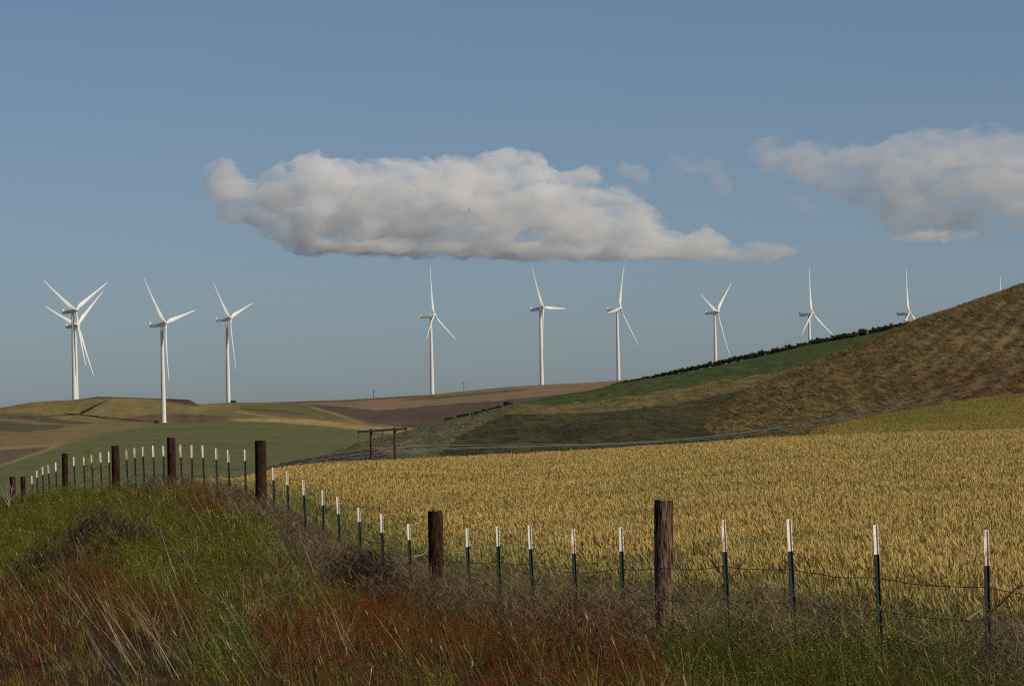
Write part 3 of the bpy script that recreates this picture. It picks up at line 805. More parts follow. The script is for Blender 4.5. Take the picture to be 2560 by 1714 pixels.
# green forbs with yellow flowers
x, y, z = verge_scatter(60000, 21, 130, 1.1, 0)
u, v, zr, zg, zy = zones(x, y, z, .25)
keep = rng.random(len(x)) < np.clip(zg * 1.2 - zr * .5 - .05, .0, 1)
x, y, z, u, v = x[keep], y[keep], z[keep], u[keep], v[keep]; n = len(x)
hh = rng.uniform(.2, .40, n) * mound(x, y) * np.where(u > 1650, 1.15, 1); c = varc([.105, .112, .013], n, .5, .12)
dg = (u > 1600) | (np.hypot((u - 570) / 100, (v - 1590) / 80) < 1); c[dg] *= np.array([.7, .85, .8])
yl = varc([.46, .40, .02], n, .2); nofl = (rng.random(n) > np.where(dg, .45, .10)); yl[nofl] = c[nofl] * 1.3
a = plants(x, y, z, hh, rng.uniform(.06, .15, n), 56, np.interp(y, [21, 60, 130], [.010, .016, .028]), c, yl, .17)
s = stems_of(x, y, z, hh, np.full(n, .1), c * .9)
tag(link_mesh('green_weeds', np_mesh('green_weeds', *merge([a, s])), M_plant), 'leafy green weeds dotted with small yellow flowers on the bank', 'weeds', kind='stuff')
print('green', n)
# grey tangled brush along the fence
x, y, z = verge_scatter(950000, 24, 140, 1.0, 1.0)
fo = fence_x(y) - x
u, v, zr, zg, zy = zones(x, y, z, .35)
dens = np.clip(1.25 - np.abs(fo - .3) / np.interp(y, [24, 56, 64, 86, 100], [1.3, 1.7, 1.25, 1.15, 1.5]), 0, 1)
keep = rng.random(len(x)) < np.clip(dens * np.where(u < 380, .35, 1) * (.25 + .85 * sstep(.38, .6, fbm(x * 1.1, y * .6, 96, 3))) + zy * .4 - .14, 0, 1)
x, y, z, zy = x[keep], y[keep], z[keep], zy[keep]; n = len(x)
print('brush', n)
cl = fbm(x * 1.3, y * .8, 81, 3)
hb_ = rng.random(n) ** .6 * (.42 + .5 * cl) * (.5 + .5 * dens[keep]) * np.interp(y, [28, 33, 37, 55, 64, 80, 100], [.85, .85, 1.0, .98, .75, .52, .62])
ang = rng.uniform(0, 2 * np.pi, n)
d0 = unit(np.stack([np.cos(ang) * .8, np.sin(ang) * .8, rng.uniform(-.3, .9, n)], 1))
bend = np.stack([rng.normal(0, .5, n), rng.normal(0, .5, n), rng.uniform(-.8, .3, n)], 1)
c = varc([.185, .135, .080], n, .4); dkk = rng.random(n) < .35; c[dkk] *= .35
wz = np.interp(y, [24, 60, 140], [1, 1.4, 2.2])
V, F, C = strips('b', np.stack([x, y, z + hb_], 1), d0, bend, rng.uniform(.10, .38, n), rng.uniform(.0025, .0055, n) * wz, 4, c, c, None, prof=[1, 1, .8, .6, .2])
tag(link_mesh('dry_brush', np_mesh('dry_brush', V, F, C), M_dry), 'grey tangle of dead brush piled along the foot of the fence', 'brush', kind='stuff')
# rounded dead bushes (tumbleweed) caught along the fence and on the bank
def bush_mesh(seed, col, dark):
    global rng
    keep_, rng = rng, np.random.default_rng(seed)
    n = 4200
    dv = rng.normal(size=(n, 3)); dv /= np.linalg.norm(dv, axis=1)[:, None]; dv[:, 2] = np.abs(dv[:, 2])
    r_ = rng.uniform(.25, 1, n) ** .6 * (1 + .25 * np.sin(dv[:, 0] * 5 + seed) + .15 * np.sin(dv[:, 1] * 7))
    b = dv * r_[:, None] * .42 * np.array([1, 1, .95])
    t = np.cross(dv, rng.normal(size=(n, 3))); t /= np.linalg.norm(t, axis=1)[:, None]
    d0 = t * .8 + dv * .35
    c = varc(col, n, .35); dk_ = rng.random(n) < dark; c[dk_] *= .3
    V, F, C = strips('b', b, d0, -dv * .5 + rng.normal(0, .2, (n, 3)), rng.uniform(.08, .24, n), rng.uniform(.003, .006, n), 4, c, c, None, prof=[1, 1, .8, .6, .2])
    rng = keep_
    me = np_mesh('dead_bush', V, F, C); me.materials.append(M_dry); return me
BU = [bush_mesh(300 + i, [(.19,.15,.11),(.16,.125,.09),(.20,.15,.10),(.12,.085,.055)][i % 4], [.3, .4, .3, .5][i % 4]) for i in range(6)]
BDK = bush_mesh(310, (.035, .026, .02), .6)
def put_bush(u, v, sc, me, label, grp=None):
    U, V_ = R(u, v)
    for yy in np.arange(22, 140, .5):
        zz = float(near.at(np.array([float(U)]), np.array([yy]))[0])
        if HOR - zz / yy * FPX < V_ or (float(U) - 1280) / FPX * yy > fence_x(yy) + .3: break
    o = bpy.data.objects.new('dead_bush', me); COL.objects.link(o)
    o.location = ((float(U) - 1280) / FPX * yy, yy, zz + EYE - .04); o.scale = (sc * random.uniform(.9, 1.3), sc, sc * random.uniform(.75, 1.05)); o.rotation_euler = (0, 0, random.uniform(0, 6.28))
    tag(o, label, 'bush', grp)
random.seed(31)
for (u, v, sc) in [(2520,1640,1.1),(2380,1640,.95),(2270,1625,.9),(2090,1610,1.0),(1990,1600,.8),(1880,1600,1.05),(1760,1585,1.15),(1700,1575,.9),(1590,1560,.9),(1500,1550,1.0),(1400,1540,.9),(1300,1530,1.0),(1210,1520,.95),(1130,1510,1.0),
                   (1040,1500,1.1),(980,1490,1.2),(850,1470,1.2),(800,1440,1.1),(770,1410,1.1),(730,1380,1.1),(700,1340,1.1),(670,1310,1.1),(640,1290,1.2),(600,1262,1.1),(560,1240,1.0),(520,1225,1.1),(470,1215,1.0),(430,1210,1.1),(385,1205,1.0),(330,1200,.9),(290,1205,.8)]:
    put_bush(u, v, sc, random.choice(BU), 'rounded grey brown dead bush caught along the foot of the fence', 'dead bushes along the fence')
put_bush(905, 1500, 2.1, BDK, 'large blackish dead bush before the middle of the fence, a green weed at its foot')
put_bush(250, 1365, 1.7, BU[3], 'wide dark brown dead bush on the left part of the bank')
put_bush(330, 1372, 1.5, BU[3], 'dark brown dead bush touching the wide one on the left bank')
put_bush(140, 1440, 1.4, BU[3], 'low dark brown dead bush near the left edge of the bank')
# dry seed-head grasses, sparse thin stalks with pale heads
x, y, z = verge_scatter(2300, 22, 110, 1.1, .2)
n = len(x)
c = varc([.17, .15, .05], n, .3)
d0 = unit(np.stack([rng.normal(-.22, .15, n), rng.normal(0, .15, n), np.ones(n)], 1)); L_ = rng.uniform(.3, .55, n)
wz = np.interp(y, [22, 60, 110], [1, 1.3, 1.8])
bz = np.stack([x, y, z], 1); bd = np.stack([rng.normal(-.06, .08, n), rng.normal(0, .06, n), np.zeros(n)], 1)
s1 = strips('a', bz, d0, bd, L_, .0035 * wz, 2, c, c, None, prof=[1, .9, .7])
s2 = strips('a', bz + L_[:, None] * (d0 + bd), unit(d0 + bd * 2), np.zeros((n, 3)), rng.uniform(.04, .09, n), .009 * wz, 2, c * 1.2, c * 1.3, None, prof=[.5, 1, .2])
tag(link_mesh('seed_grass', np_mesh('seed_grass', *merge([s1, s2])), M_dry), 'thin stalks with pale seed heads rising above the weeds', 'grass', kind='stuff')
# long bleached stalks leaning left, in sheaves
cl_ = [(330,1630,150,50,70),(430,1690,160,40,60),(250,1560,90,40,30),(620,1690,80,30,26),(720,1330,40,20,24),(590,1320,70,30,46),(330,1330,50,20,16),(650,1270,50,20,26),(770,1460,50,30,40),(860,1560,60,30,18),
       (1150,1530,60,30,26),(1300,1520,60,30,22),(1420,1470,60,30,16),(1700,1560,60,40,40),(1800,1620,90,50,40),(1950,1640,100,40,26),(2100,1600,60,40,14),(2330,1660,120,50,26),(2480,1620,70,40,14),(1560,1640,80,40,10),(60,1660,50,30,14),(900,1660,100,30,14),(450,1480,80,30,16),(1030,1470,40,20,14),(2200,1530,80,20,10)]
X, Y_, ZZ = [], [], []
for (cu, cv, ru, rv, k) in cl_:
    for _ in range(int(k * .65)):
        uu, vv = random.gauss(cu, ru * .6), random.gauss(cv, rv * .6)
        U, V_ = R(uu, vv); best = None
        for yy in np.arange(21, 125, .7):
            zz = float(near.at(np.array([float(U)]), np.array([yy]))[0])
            if HOR - zz / yy * FPX < V_ + 6 and (float(U) - 1280) / FPX * yy < fence_x(yy) + .5: best = (yy, zz); break
        if best is None: continue
        X.append((float(U) - 1280) / FPX * best[0]); Y_.append(best[0]); ZZ.append(best[1] + EYE)
x, y, z = np.array(X), np.array(Y_), np.array(ZZ); n = len(x); print('stalks', n)
L_ = rng.uniform(.3, .85, n) * np.interp(y, [21, 80], [1, 1.2]); c = varc([.30, .235, .15], n, .4)
d0 = unit(np.stack([rng.normal(-.52, .16, n), rng.normal(0, .1, n), np.ones(n)], 1))
V, F, C = strips('p', np.stack([x, y, z + .02], 1), d0, np.stack([rng.normal(-.03, .04, n), np.zeros(n), np.zeros(n)], 1), L_, rng.uniform(.0022, .0045, n) * np.interp(y, [21, 60, 110], [1, 1.5, 2.2]), 2, c, c, None, prof=[1, .9, .4])
tag(link_mesh('dry_stalks', np_mesh('dry_stalks', V, F, C), M_dry), 'long bleached dead stalks leaning left out of the weeds', 'stalks', kind='stuff')

# ------------------------------------------------------------------ fence posts
M_green = simple_mat('post_green', (.014, .028, .027), rough=.5, noise=.4, scale=30)
def tip_mat(name, rust):
    if rust < .2: return simple_mat(name, (.78, .75, .68), rough=.5, rgb2=(.62, .57, .48), scale=18)
    m = simple_mat(name, (.76, .70, .60), rough=.6, rgb2=(.33, .13, .045), scale=14, stretch=(1, 1, .35))
    cr = [n_ for n_ in m.node_tree.nodes if n_.type == 'VALTORGB'][0]
    cr.color_ramp.elements[0].position = .62 - rust * .25; cr.color_ramp.elements[1].position = .72 - rust * .2
    return m
M_tip = {0: tip_mat('tip_white', 0), 1: tip_mat('tip_stained', .35), 2: tip_mat('tip_rusty', .75)}
M_wood = simple_mat('old_wood', (.062, .030, .016), rough=.95, rgb2=(.012, .006, .004), scale=40, bump=1.0, stretch=(1, 1, .14), spec=.1)
M_wood2 = simple_mat('old_wood_grey', (.19, .13, .095), rough=.9, rgb2=(.016, .008, .005), scale=50, bump=1.0, stretch=(1, 1, .12), spec=.1)
M_wire = simple_mat('barbed_wire', (.06, .045, .035), rough=.6)

def tpost_meshes(hw):
    """T-section steel post, white upper part of height hw"""
    top = T_H + .12; zs = top - hw
    def sect(mb, z0, z1):
        mb.box(-.018, .0215, -.003, .003, z0, z1)          # web, facing the road
        mb.box(.0215, .0265, -.019, .019, z0, z1)         # flange
        k = math.ceil((z0 + .02) / .054)
        while k * .054 < z1 - .02:
            mb.box(.0265, .0375, -.008, .008, k * .054 - .009, k * .054 + .009); k += 1
    a, b = MB(), MB()
    sect(a, zs, top); sect(b, -.35, zs - .001)
    return a.mesh('painted_tip'), b.mesh('shaft')
mesh_cache = {}
ordn = ['first', 'second', 'third', 'fourth', 'fifth', 'sixth', 'seventh']
wood_names = {1654: 'thick nearest wooden post', 1087: 'dark wooden post at the middle of the near fence', 650: 'wooden corner post on the mound', 427: 'tallest wooden post on the mound',
              288: 'brown wooden post between steel posts on the mound', 162: 'black wooden post at the left of the mound', 57: 'right one of the two far wooden stubs', 31: 'left one of the two far wooden stubs'}
wood_u = sorted(wood_names, reverse=True)
fence_spots = []
last_wood, cnt = None, 0
near_names = {2463: 'rusty tipped green steel post nearest the camera at the right edge', 2195: 'clean white tipped steel post just left of the rustiest right hand one', 1981: 'white tipped steel post, third from the right end of the fence', 1814: 'rust streaked white tipped steel post just right of the thick wooden post'}
for (u, v, Y, k, w, r) in POSTS:
    p = P(u, v, Y)
    gzv = float(near.height(np.array([p.x]), np.array([p.y]))[0])
    fence_spots.append((u, p.x, p.y, p.z, k))
    if k == W:
        last_wood, cnt = u, 0
        diam = w * Y / FPX
        rr = diam / 2; hgt = p.z - gzv; mb = MB(); rings = []
        nn = 20; ph0 = random.random() * 6
        for zi, t in enumerate(np.linspace(0, 1, 15)):
            z = -.4 + (hgt + .4) * t; ring = []
            for q in range(nn):
                a = 2 * math.pi * q / nn
                r_ = rr * (1.04 - .06 * t + .035 * math.sin(3 * a + ph0 + t * 2) + .03 * math.sin(7 * a + ph0 * 2) + .012 * random.uniform(-1, 1))
                ring.append(Vector((r_ * math.cos(a) + .02 * rr * math.sin(t * 5 + ph0), r_ * math.sin(a), z + (random.uniform(-.012, .01) if t == 1 else 0))))
            rings.append(ring)
        mb.loft(rings)
        o = mb.build('wooden_post', M_wood2 if u in (1654,) else M_wood, None, True)
        o.location = (p.x, p.y, gzv); o.rotation_euler = (0, math.radians({1654: -.8, 1087: -.5}.get(u, random.uniform(-.6, .6))), random.random() * 6)
        lab = {1654: 'thick cracked grey brown wooden post, nearest and largest in the fence', 1087: 'dark brown wooden post where the near fence turns uphill', 650: 'brown wooden corner post with a pale split, at the edge of the wheat',
               427: 'tallest brown wooden post at the top of the mound', 288: 'reddish weathered wooden post left of the tallest one on the mound', 162: 'nearly black wooden post at the left of the mound',
               57: 'short dark wooden stub, right one of the far left pair', 31: 'short dark wooden stub, left one of the far left pair'}[u]
        tag(o, lab, 'fence post', 'wooden posts of the fence')
    else:
        cnt += 1
        hw = round(w * Y / FPX, 2); top = T_H + .12
        key = hw
        if key not in mesh_cache: mesh_cache[key] = tpost_meshes(hw)
        a, b = mesh_cache[key]
        root = empty('steel_post', (p.x, p.y, p.z - top))
        root.rotation_euler = (math.radians(random.uniform(-1, 1)), math.radians(random.uniform(-1.6, .2)), math.radians(random.uniform(14, 34)))
        mi = 0 if r < .2 else (1 if r < .55 else 2)
        for me, nm, mt in ((a, 'painted_tip', M_tip[mi]), (b, 'shaft', M_green)):
            o = bpy.data.objects.new(nm, me); COL.objects.link(o); o.parent = root
            if not me.materials: me.materials.append(None)
            o.material_slots[0].link = 'OBJECT'; o.material_slots[0].material = mt
        look = ['clean white', 'stained white', 'rusty white'][mi]
        lab = near_names.get(u) or f'{look} tipped green steel post, {ordn[min(cnt, 7) - 1] if cnt < 8 else "eighth"} to the left of the {wood_names[last_wood]}'
        tag(root, ' '.join(lab.split()[:16]), 'fence post', 'green steel posts with white tips')

# barbed wire strands (the top one shows above the brush)
fs = sorted(fence_spots, key=lambda s: s[2])
def strand(drop, drop_left, seed):
    random.seed(seed); pts = []
    x0, y0 = fs[0][1] + .208 * 5, fs[0][2] - 5
    P0 = [(x0, y0, fs[0][3] - drop - .05)]
    for s in fs:
        dr = drop if s[2] < 80 else drop_left
        zz = s[3] - dr - (.25 if s[4] == W else 0)
        P0.append((s[1] - .025, s[2] - .03, zz + random.uniform(-.03, .03)))
    for a, b in zip(P0[:-1], P0[1:]):
        for t in np.linspace(0, 1, 7)[:-1]:
            sag = 4 * t * (1 - t) * random.uniform(.02, .035)
            pts.append((a[0] + (b[0] - a[0]) * t, a[1] + (b[1] - a[1]) * t, a[2] + (b[2] - a[2]) * t - sag))
    mb = MB(); mb.tube(pts, [.0048] * len(pts), 4)
    for i in range(3, len(pts) - 1, 1):
        q = Vector(pts[i])
        for s_ in (-1, 1):
            dv = Vector((random.uniform(-.02, .02), random.uniform(-.01, .01), .022 * s_))
            mb.tube([q - dv * .4, q + dv], [.0025, .001], 3)
    return mb
for i, (dr, dl, lab) in enumerate([(.50, .46, 'top strand of rusty barbed wire strung post to post above the brush'), (.80, .78, 'lower strand of barbed wire half hidden in the dead brush')]):
    o = strand(dr, dl, 5 + i).build('barbed_wire', M_wire); tag(o, lab, 'barbed wire', 'strands of the wire fence')

# broken branches caught in the fence
def branch(pts2, Y, r0, name, lab, cat='branch', twigs=0, mat=None):
    pts = [P(u, v, Y + dy) for (u, v, dy) in pts2]
    mb = MB(); n = len(pts); mb.tube(pts, [r0 * (1 - .6 * i / (n - 1)) for i in range(n)], 6)
    for _ in range(twigs):
        i = random.randrange(0, n - 1); q = pts[i].lerp(pts[i + 1], random.random())
        dv = Vector((random.uniform(-.1, .1), random.uniform(-.04, .04), random.uniform(-.03, .12)))
        mb.tube([q, q + dv * .6, q + dv + Vector((random.uniform(-.03, .03), 0, .02))], [r0 * .4, r0 * .3, r0 * .1], 4)
    o = mb.build(name, mat or M_branch); tag(o, lab, cat)
M_branch = simple_mat('dead_branch', (.075, .045, .03), rough=.9, noise=.5, scale=30)
M_pale = simple_mat('bleached_branch', (.40, .33, .26), rough=.9, noise=.3, scale=30)
branch([(1800,1430,0),(1785,1408,0),(1767,1388,0)], 37.3, .014, 'broken_branch', 'short broken branch sticking up left of the rust streaked post', twigs=2)
branch([(1800,1470,0),(1835,1435,0),(1868,1392,0)], 37, .012, 'broken_branch', 'forked broken branch leaning right beyond the rust streaked post', twigs=6)
branch([(1737,1388,.1),(1732,1355,0),(1750,1400,0)][:2] + [(1735,1350,0)], 38, .006, 'broken_branch', 'thin bent twig standing between the wooden post and the wheat', twigs=4)
branch([(2455,1550,0),(2500,1510,0),(2540,1470,0),(2575,1455,0)], 30.6, .016, 'broken_branch', 'dark broken branch rising to the right edge beside the nearest steel post', twigs=8)
branch([(2418,1548,0),(2440,1532,0),(2454,1525,0)], 30.4, .012, 'broken_branch', 'bleached pale stick lying before the nearest steel post', mat=M_pale)
branch([(1348,1394,0),(1362,1378,0),(1372,1370,0)], 46.5, .008, 'broken_branch', 'small dark stick poking up between two steel posts before the wheat')
branch([(1035,1392,0),(1056,1386,0),(1076,1368,0)], 57, .016, 'broken_branch', 'pale bent branch leaning on the dark wooden post', mat=M_pale, twigs=3)
root = empty('dead_shrub', P(22, 1268, 116)); tag(root, 'pale forked dead shrub at the left edge below the wooden stubs', 'shrub')
mb = MB(); o0 = P(22, 1268, 116)
for pts in ([(22,1268),(26,1244),(32,1215),(34,1196)], [(22,1268),(20,1240),(15,1222),(16,1205)], [(20,1262),(10,1244),(4,1228)], [(24,1256),(12,1236),(0,1212)], [(25,1250),(40,1236),(50,1220)], [(30,1228),(24,1212),(22,1200)]):
    q = [P(a, b, 116) - o0 for a, b in pts]; mb.tube(q, [.014 - .010 * i / (len(q) - 1) for i in range(len(q))], 5)
mb.build('branches', M_pale, root)

# tall weed with yellow buds on the mound
M_weed = simple_mat('weed_stem', (.10, .10, .02), rough=.8)
M_bud = simple_mat('weed_leaf', (.085, .10, .012), rough=.8, rgb2=(.24, .19, .01), scale=12)
b0 = P(236, 1215, 102); b1 = P(226, 1100, 102)
root = empty('tall_weed', b0); tag(root, 'tall spindly weed with yellowish leaves standing above the posts on the mound', 'weed')
mb = MB(); lv = MB(); hgt = (b1 - b0)
for k in range(9):
    t0 = random.uniform(.1, .9); q = hgt * t0; dv = Vector((random.uniform(-.30, .30), random.uniform(-.2, .2), random.uniform(.1, .35)))
    mb.tube([q, q + dv * .6, q + dv], [.006, .004, .002], 4)
    for j in range(16):
        c_ = q + dv * random.uniform(.3, 1.05) + Vector([random.gauss(0, .035) for _ in range(3)])
        a_ = Vector([random.gauss(0, 1) for _ in range(3)]).normalized() * .03; b_ = a_.orthogonal().normalized() * .018
        lv.add([c_ - a_, c_ - b_, c_ + a_, c_ + b_], [(0, 1, 2, 3)])
mb.tube([(0, 0, 0), hgt * .5, hgt], [.01, .008, .004], 5)
mb.build('stem', M_weed, root); lv.build('leaves', M_bud, root)

# ------------------------------------------------------------------ hedge of dark shrubs on the hillside crest
M_leaf = attr_mat('shrub_leaves', rough=.85, transl=.2)
def shrub_mesh(seed, h=2.4, w=2.2, n=900, c=(.018, .030, .009)):
    r = np.random.default_rng(seed)
    k = 9; cen = np.stack([r.normal(0, w * .22, k), r.normal(0, w * .22, k), r.uniform(.25, .8, k) * h], 1); rad = r.uniform(.22, .42, k) * h * .6
    i = r.integers(0, k, n); dv = r.normal(size=(n, 3)); dv /= np.linalg.norm(dv, axis=1)[:, None]
    b = cen[i] + dv * (rad[i] * r.uniform(.5, 1.08, n))[:, None]; b[:, 2] = np.abs(b[:, 2])
    cc = np.array(c) * np.clip(1 + r.normal(0, .35, (n, 1)), .4, 2.2)
    global rng
    keep, rng = rng, r
    V, F, C = flecks(b, r.uniform(.16, .34, n), cc, .7)
    rng = keep
    # stems
    mb = MB()
    for q in range(5):
        a = r.uniform(0, 6.28); mb.tube([(0, 0, -.3), (math.cos(a) * w * .12, math.sin(a) * w * .12, h * .4), (math.cos(a) * w * .3, math.sin(a) * w * .3, h * .85)], [.05, .035, .012], 4, cap=False)
    v2 = np.array([tuple(v) for v in mb.v]); f2 = np.array([f for f in mb.f if len(f) == 4])
    V = np.concatenate([V, v2]); F = np.concatenate([F, f2 + len(C)]); C = np.concatenate([C, np.tile([.03, .022, .015], (len(v2), 1))])
    me = np_mesh('shrub', V, F, C); me.materials.append(M_leaf); return me
SH = [shrub_mesh(100 + i, h=2.2 + .25 * (i % 3), c=[(.030,.046,.012),(.040,.054,.016),(.022,.034,.010)][i % 3]) for i in range(6)]
hedge = [(1563,956),(1695,929),(1794,911),(1907,886),(2021,863),(2134,836),(2202,825),(2290,803)]
hu_ = np.array([p[0] for p in hedge]); 
def put_shrub(u, Y, sc, label, grp):
    # find height on the hillside at this picture column
    U, _ = R(u, 900)
    x = (float(U) - 1280) / FPX * Y
    z = float(gsample(hz, np.array([float(U)]), np.array([Y]))[0]) + EYE
    o = bpy.data.objects.new('shrub', random.choice(SH)); COL.objects.link(o)
    o.location = (x, Y, z - .05); o.scale = (sc * random.uniform(.85, 1.25), sc, sc * random.uniform(.8, 1.15)); o.rotation_euler = (0, 0, random.uniform(0, 6.28))
    tag(o, label, 'shrub', grp)
random.seed(11)
u = 1530
while u < 2300:
    U = float(R(u, 900)[0]); sc = np.interp(u, [1420, 1563, 1800, 2300], [.14, .24, .55, .95])
    put_shrub(u, float(tY(U)) + random.uniform(-3, 2), sc, 'dark green shrub in the hedge along the top of the green hillside', 'dark shrubs of the hilltop hedge')
    u += 13 * max(sc, .42) * random.uniform(.5, .95)
u = 1112
while u < 1285:
    U = float(R(u, 1040)[0])
    put_shrub(u, float(tY(U)) - 1, random.uniform(.18, .34), 'small dark shrub on the scrubby spur below the ploughed field', 'small shrubs along the scrubby spur')
    u += random.uniform(5, 9)

# ------------------------------------------------------------------ power line and poles
M_pole = simple_mat('pole_wood', (.09, .042, .022), rough=.9, noise=.5, scale=3)
M_arm = simple_mat('crossarm', (.028, .032, .034), rough=.8)
M_cable = simple_mat('cable', (.60, .59, .57), rough=.4, spec=.6)
M_ins = simple_mat('insulator', (.10, .09, .08), rough=.4)
YP = 432.0
def ground_h(p): 
    U = 1280 + p.x / p.y * FPX
    return float(gsample(hz, np.array([U]), np.array([p.y]))[0]) + EYE
root_p = P(926, 1072, YP); base = Vector((root_p.x, root_p.y, 0)); 
root = empty('power_pole', (root_p.x, root_p.y, root_p.z - 15)); inv = Matrix.Translation(-Vector(root.location))
tag(root, 'brown wooden H frame power pole with a long dark crossarm beyond the wheat', 'power pole')
for (u, v) in [(927, 1071), (986, 1068)]:
    t = P(u, v, YP); b = Vector((t.x + .02, t.y, t.z - 15)); mb = MB()
    mb.tube([inv @ b, inv @ t], [.20, .15], 10); mb.build('pole', M_pole, root, True)
a, b = P(894, 1079, YP - .3), P(1018, 1071, YP - .3); mb = MB()
dv = (b - a).normalized(); up = Vector((0, 0, 1)); sd = dv.cross(up)
ring = lambda q: [inv @ (q + up * s1 * .13 + sd * s2 * .10) for s1, s2 in ((-1, -1), (1, -1), (1, 1), (-1, 1))]
mb.loft([ring(a), ring(b)]); mb.build('crossarm', M_arm, root)
mb = MB()
for (u0, v0, u1, v1) in [(929, 1080, 934, 1073), (988, 1078, 993, 1071)]:
    mb.tube([inv @ P(u0, v0 + 3, YP - .2), inv @ P(u1, v1 + 4, YP - .2)], [.04, .04], 5)
mb.build('brace', M_arm, root)
for u, v in [(897, 1080), (957, 1076), (1014, 1072)]:
    mb = MB(); q = P(u, v, YP - .3)
    mb.tube([inv @ q, inv @ (q - up * .25), inv @ (q - up * .55), inv @ (q - up * .8)], [.05, .09, .09, .04], 6); mb.build('insulator', M_ins, root)
for (u0, v0, u1, v1) in [(932, 1120, 947, 1146), (984, 1122, 972, 1142)]:   # struts at the foot
    mb = MB(); mb.tube([inv @ P(u0, v0, YP), inv @ P(u1, v1, YP - 2)], [.045, .045], 6); mb.build('strut', M_ins, root)

def cable(pts, Y0, Y1, r, lab):
    us = [p[0] for p in pts]; u0, u1 = min(us), max(us)
    n = 60; uu = np.linspace(u0, u1, n); o = np.argsort(us)
    xs = np.array(us)[o]; vs = np.array([p[1] for p in pts])[o]
    k = np.polyfit(xs, vs, min(4, len(xs) - 1)); vv = np.polyval(k, uu)
    P3 = [P(a_, b_, Y0 + (Y1 - Y0) * (a_ - u0) / (u1 - u0)) for a_, b_ in zip(uu, vv)]
    mb = MB(); mb.tube(P3, [r] * n, 5); o = mb.build('power_cable', M_cable, None, True)
    tag(o, lab, 'power cable', 'cables of the power line')
cable([(2900,800),(2560,912),(2360,973),(2179,1016),(1953,1060),(1726,1093),(1500,1112),(1312,1119),(1121,1115),(1021,1112),(960,1112),(860,1125),(776,1142),(690,1162)], 470, 385, .027, 'uppermost pale cable sweeping down from the right over the brown hill')
cable([(2900,825),(2560,930),(2315,994),(2179,1022),(2043,1048),(1850,1079),(1650,1104),(1500,1115),(1312,1123),(1121,1119),(985,1116),(891,1133),(800,1150),(740,1164)], 465, 380, .027, 'middle pale cable of the three crossing the brown hill')
cable([(2900,850),(2560,947),(2360,994),(2179,1031),(2043,1057),(1850,1085),(1650,1107),(1500,1118),(1312,1124),(1121,1121),(1040,1121),(985,1124),(900,1143),(840,1160)], 460, 375, .027, 'lowest pale cable of the three, closest to the wheat')

# small far poles on the ploughed ridge
def far_pole(u, vt, vb, Y, arm, lab, rad=.22, pale=False):
    t, b = P(u, vt, Y), P(u, vb, Y); h = t.z - b.z
    root = empty('utility_pole', b); tag(root, lab, 'utility pole')
    mb = MB(); mb.tube([(0, 0, -1.5), (0, 0, h)], [rad, rad * .75], 8); mb.build('pole', M_pole2 if pale else M_pole, root, True)
    q_ = rad / .33
    mb = MB(); mb.box(-arm / 2, arm / 2, -.12 * q_, .12 * q_, h - .9 * q_, h - .6 * q_)
    for s_ in (-1, 0, 1): mb.box(s_ * arm * .45 - .07 * q_, s_ * arm * .45 + .07 * q_, -.07 * q_, .07 * q_, h - .6 * q_, h - .2 * q_)
    mb.build('crossarm', M_arm, root)
M_pole2 = simple_mat('pole_pale', (.20, .16, .13), rough=.9, noise=.3, scale=2)
far_pole(934, 976, 996, 3500, 2.2, 'thin dark pole on the skyline left of the ploughed crest turbine', .35)
far_pole(1160, 955, 981, 3560, 3.0, 'thin grey pole with crossarm on the skyline right of the ploughed crest turbine', .32, True)
far_pole(1289, 973, 1016, 640, 1.1, 'slender pale pole with short crossarm before the ploughed field', .06, True)

# ------------------------------------------------------------------ clouds
def cloud_mat(name, dens):
    m = bpy.data.materials.new(name); m.use_nodes = True; N = m.node_tree.nodes; L = m.node_tree.links
    N.remove(N['Principled BSDF'])
    vs = N.new('ShaderNodeVolumePrincipled'); vs.inputs['Color'].default_value = (.985, .99, 1.0, 1)
    vs.inputs['Anisotropy'].default_value = 0.1
    tc = N.new('ShaderNodeTexCoord'); mp = N.new('ShaderNodeMapping'); mp.inputs['Scale'].default_value = (1/170, 1/100, 1/72)
    mp.inputs['Rotation'].default_value = (0, math.radians(32), 0)
    nz = N.new('ShaderNodeTexNoise'); nz.inputs['Scale'].default_value = 1.0; nz.inputs['Detail'].default_value = 7; nz.inputs['Roughness'].default_value = .68; nz.inputs['Distortion'].default_value = .5
    L.new(tc.outputs['Object'], mp.inputs[0]); L.new(mp.outputs[0], nz.inputs[0])
    mr = N.new('ShaderNodeMapRange'); mr.inputs[1].default_value = .44; mr.inputs[2].default_value = .70; mr.inputs[3].default_value = 0; mr.inputs[4].default_value = dens * 3.2
    L.new(nz.outputs[0], mr.inputs[0]); L.new(mr.outputs[0], vs.inputs['Density'])
    L.new(vs.outputs[0], N['Material Output'].inputs['Volume'])
    return m
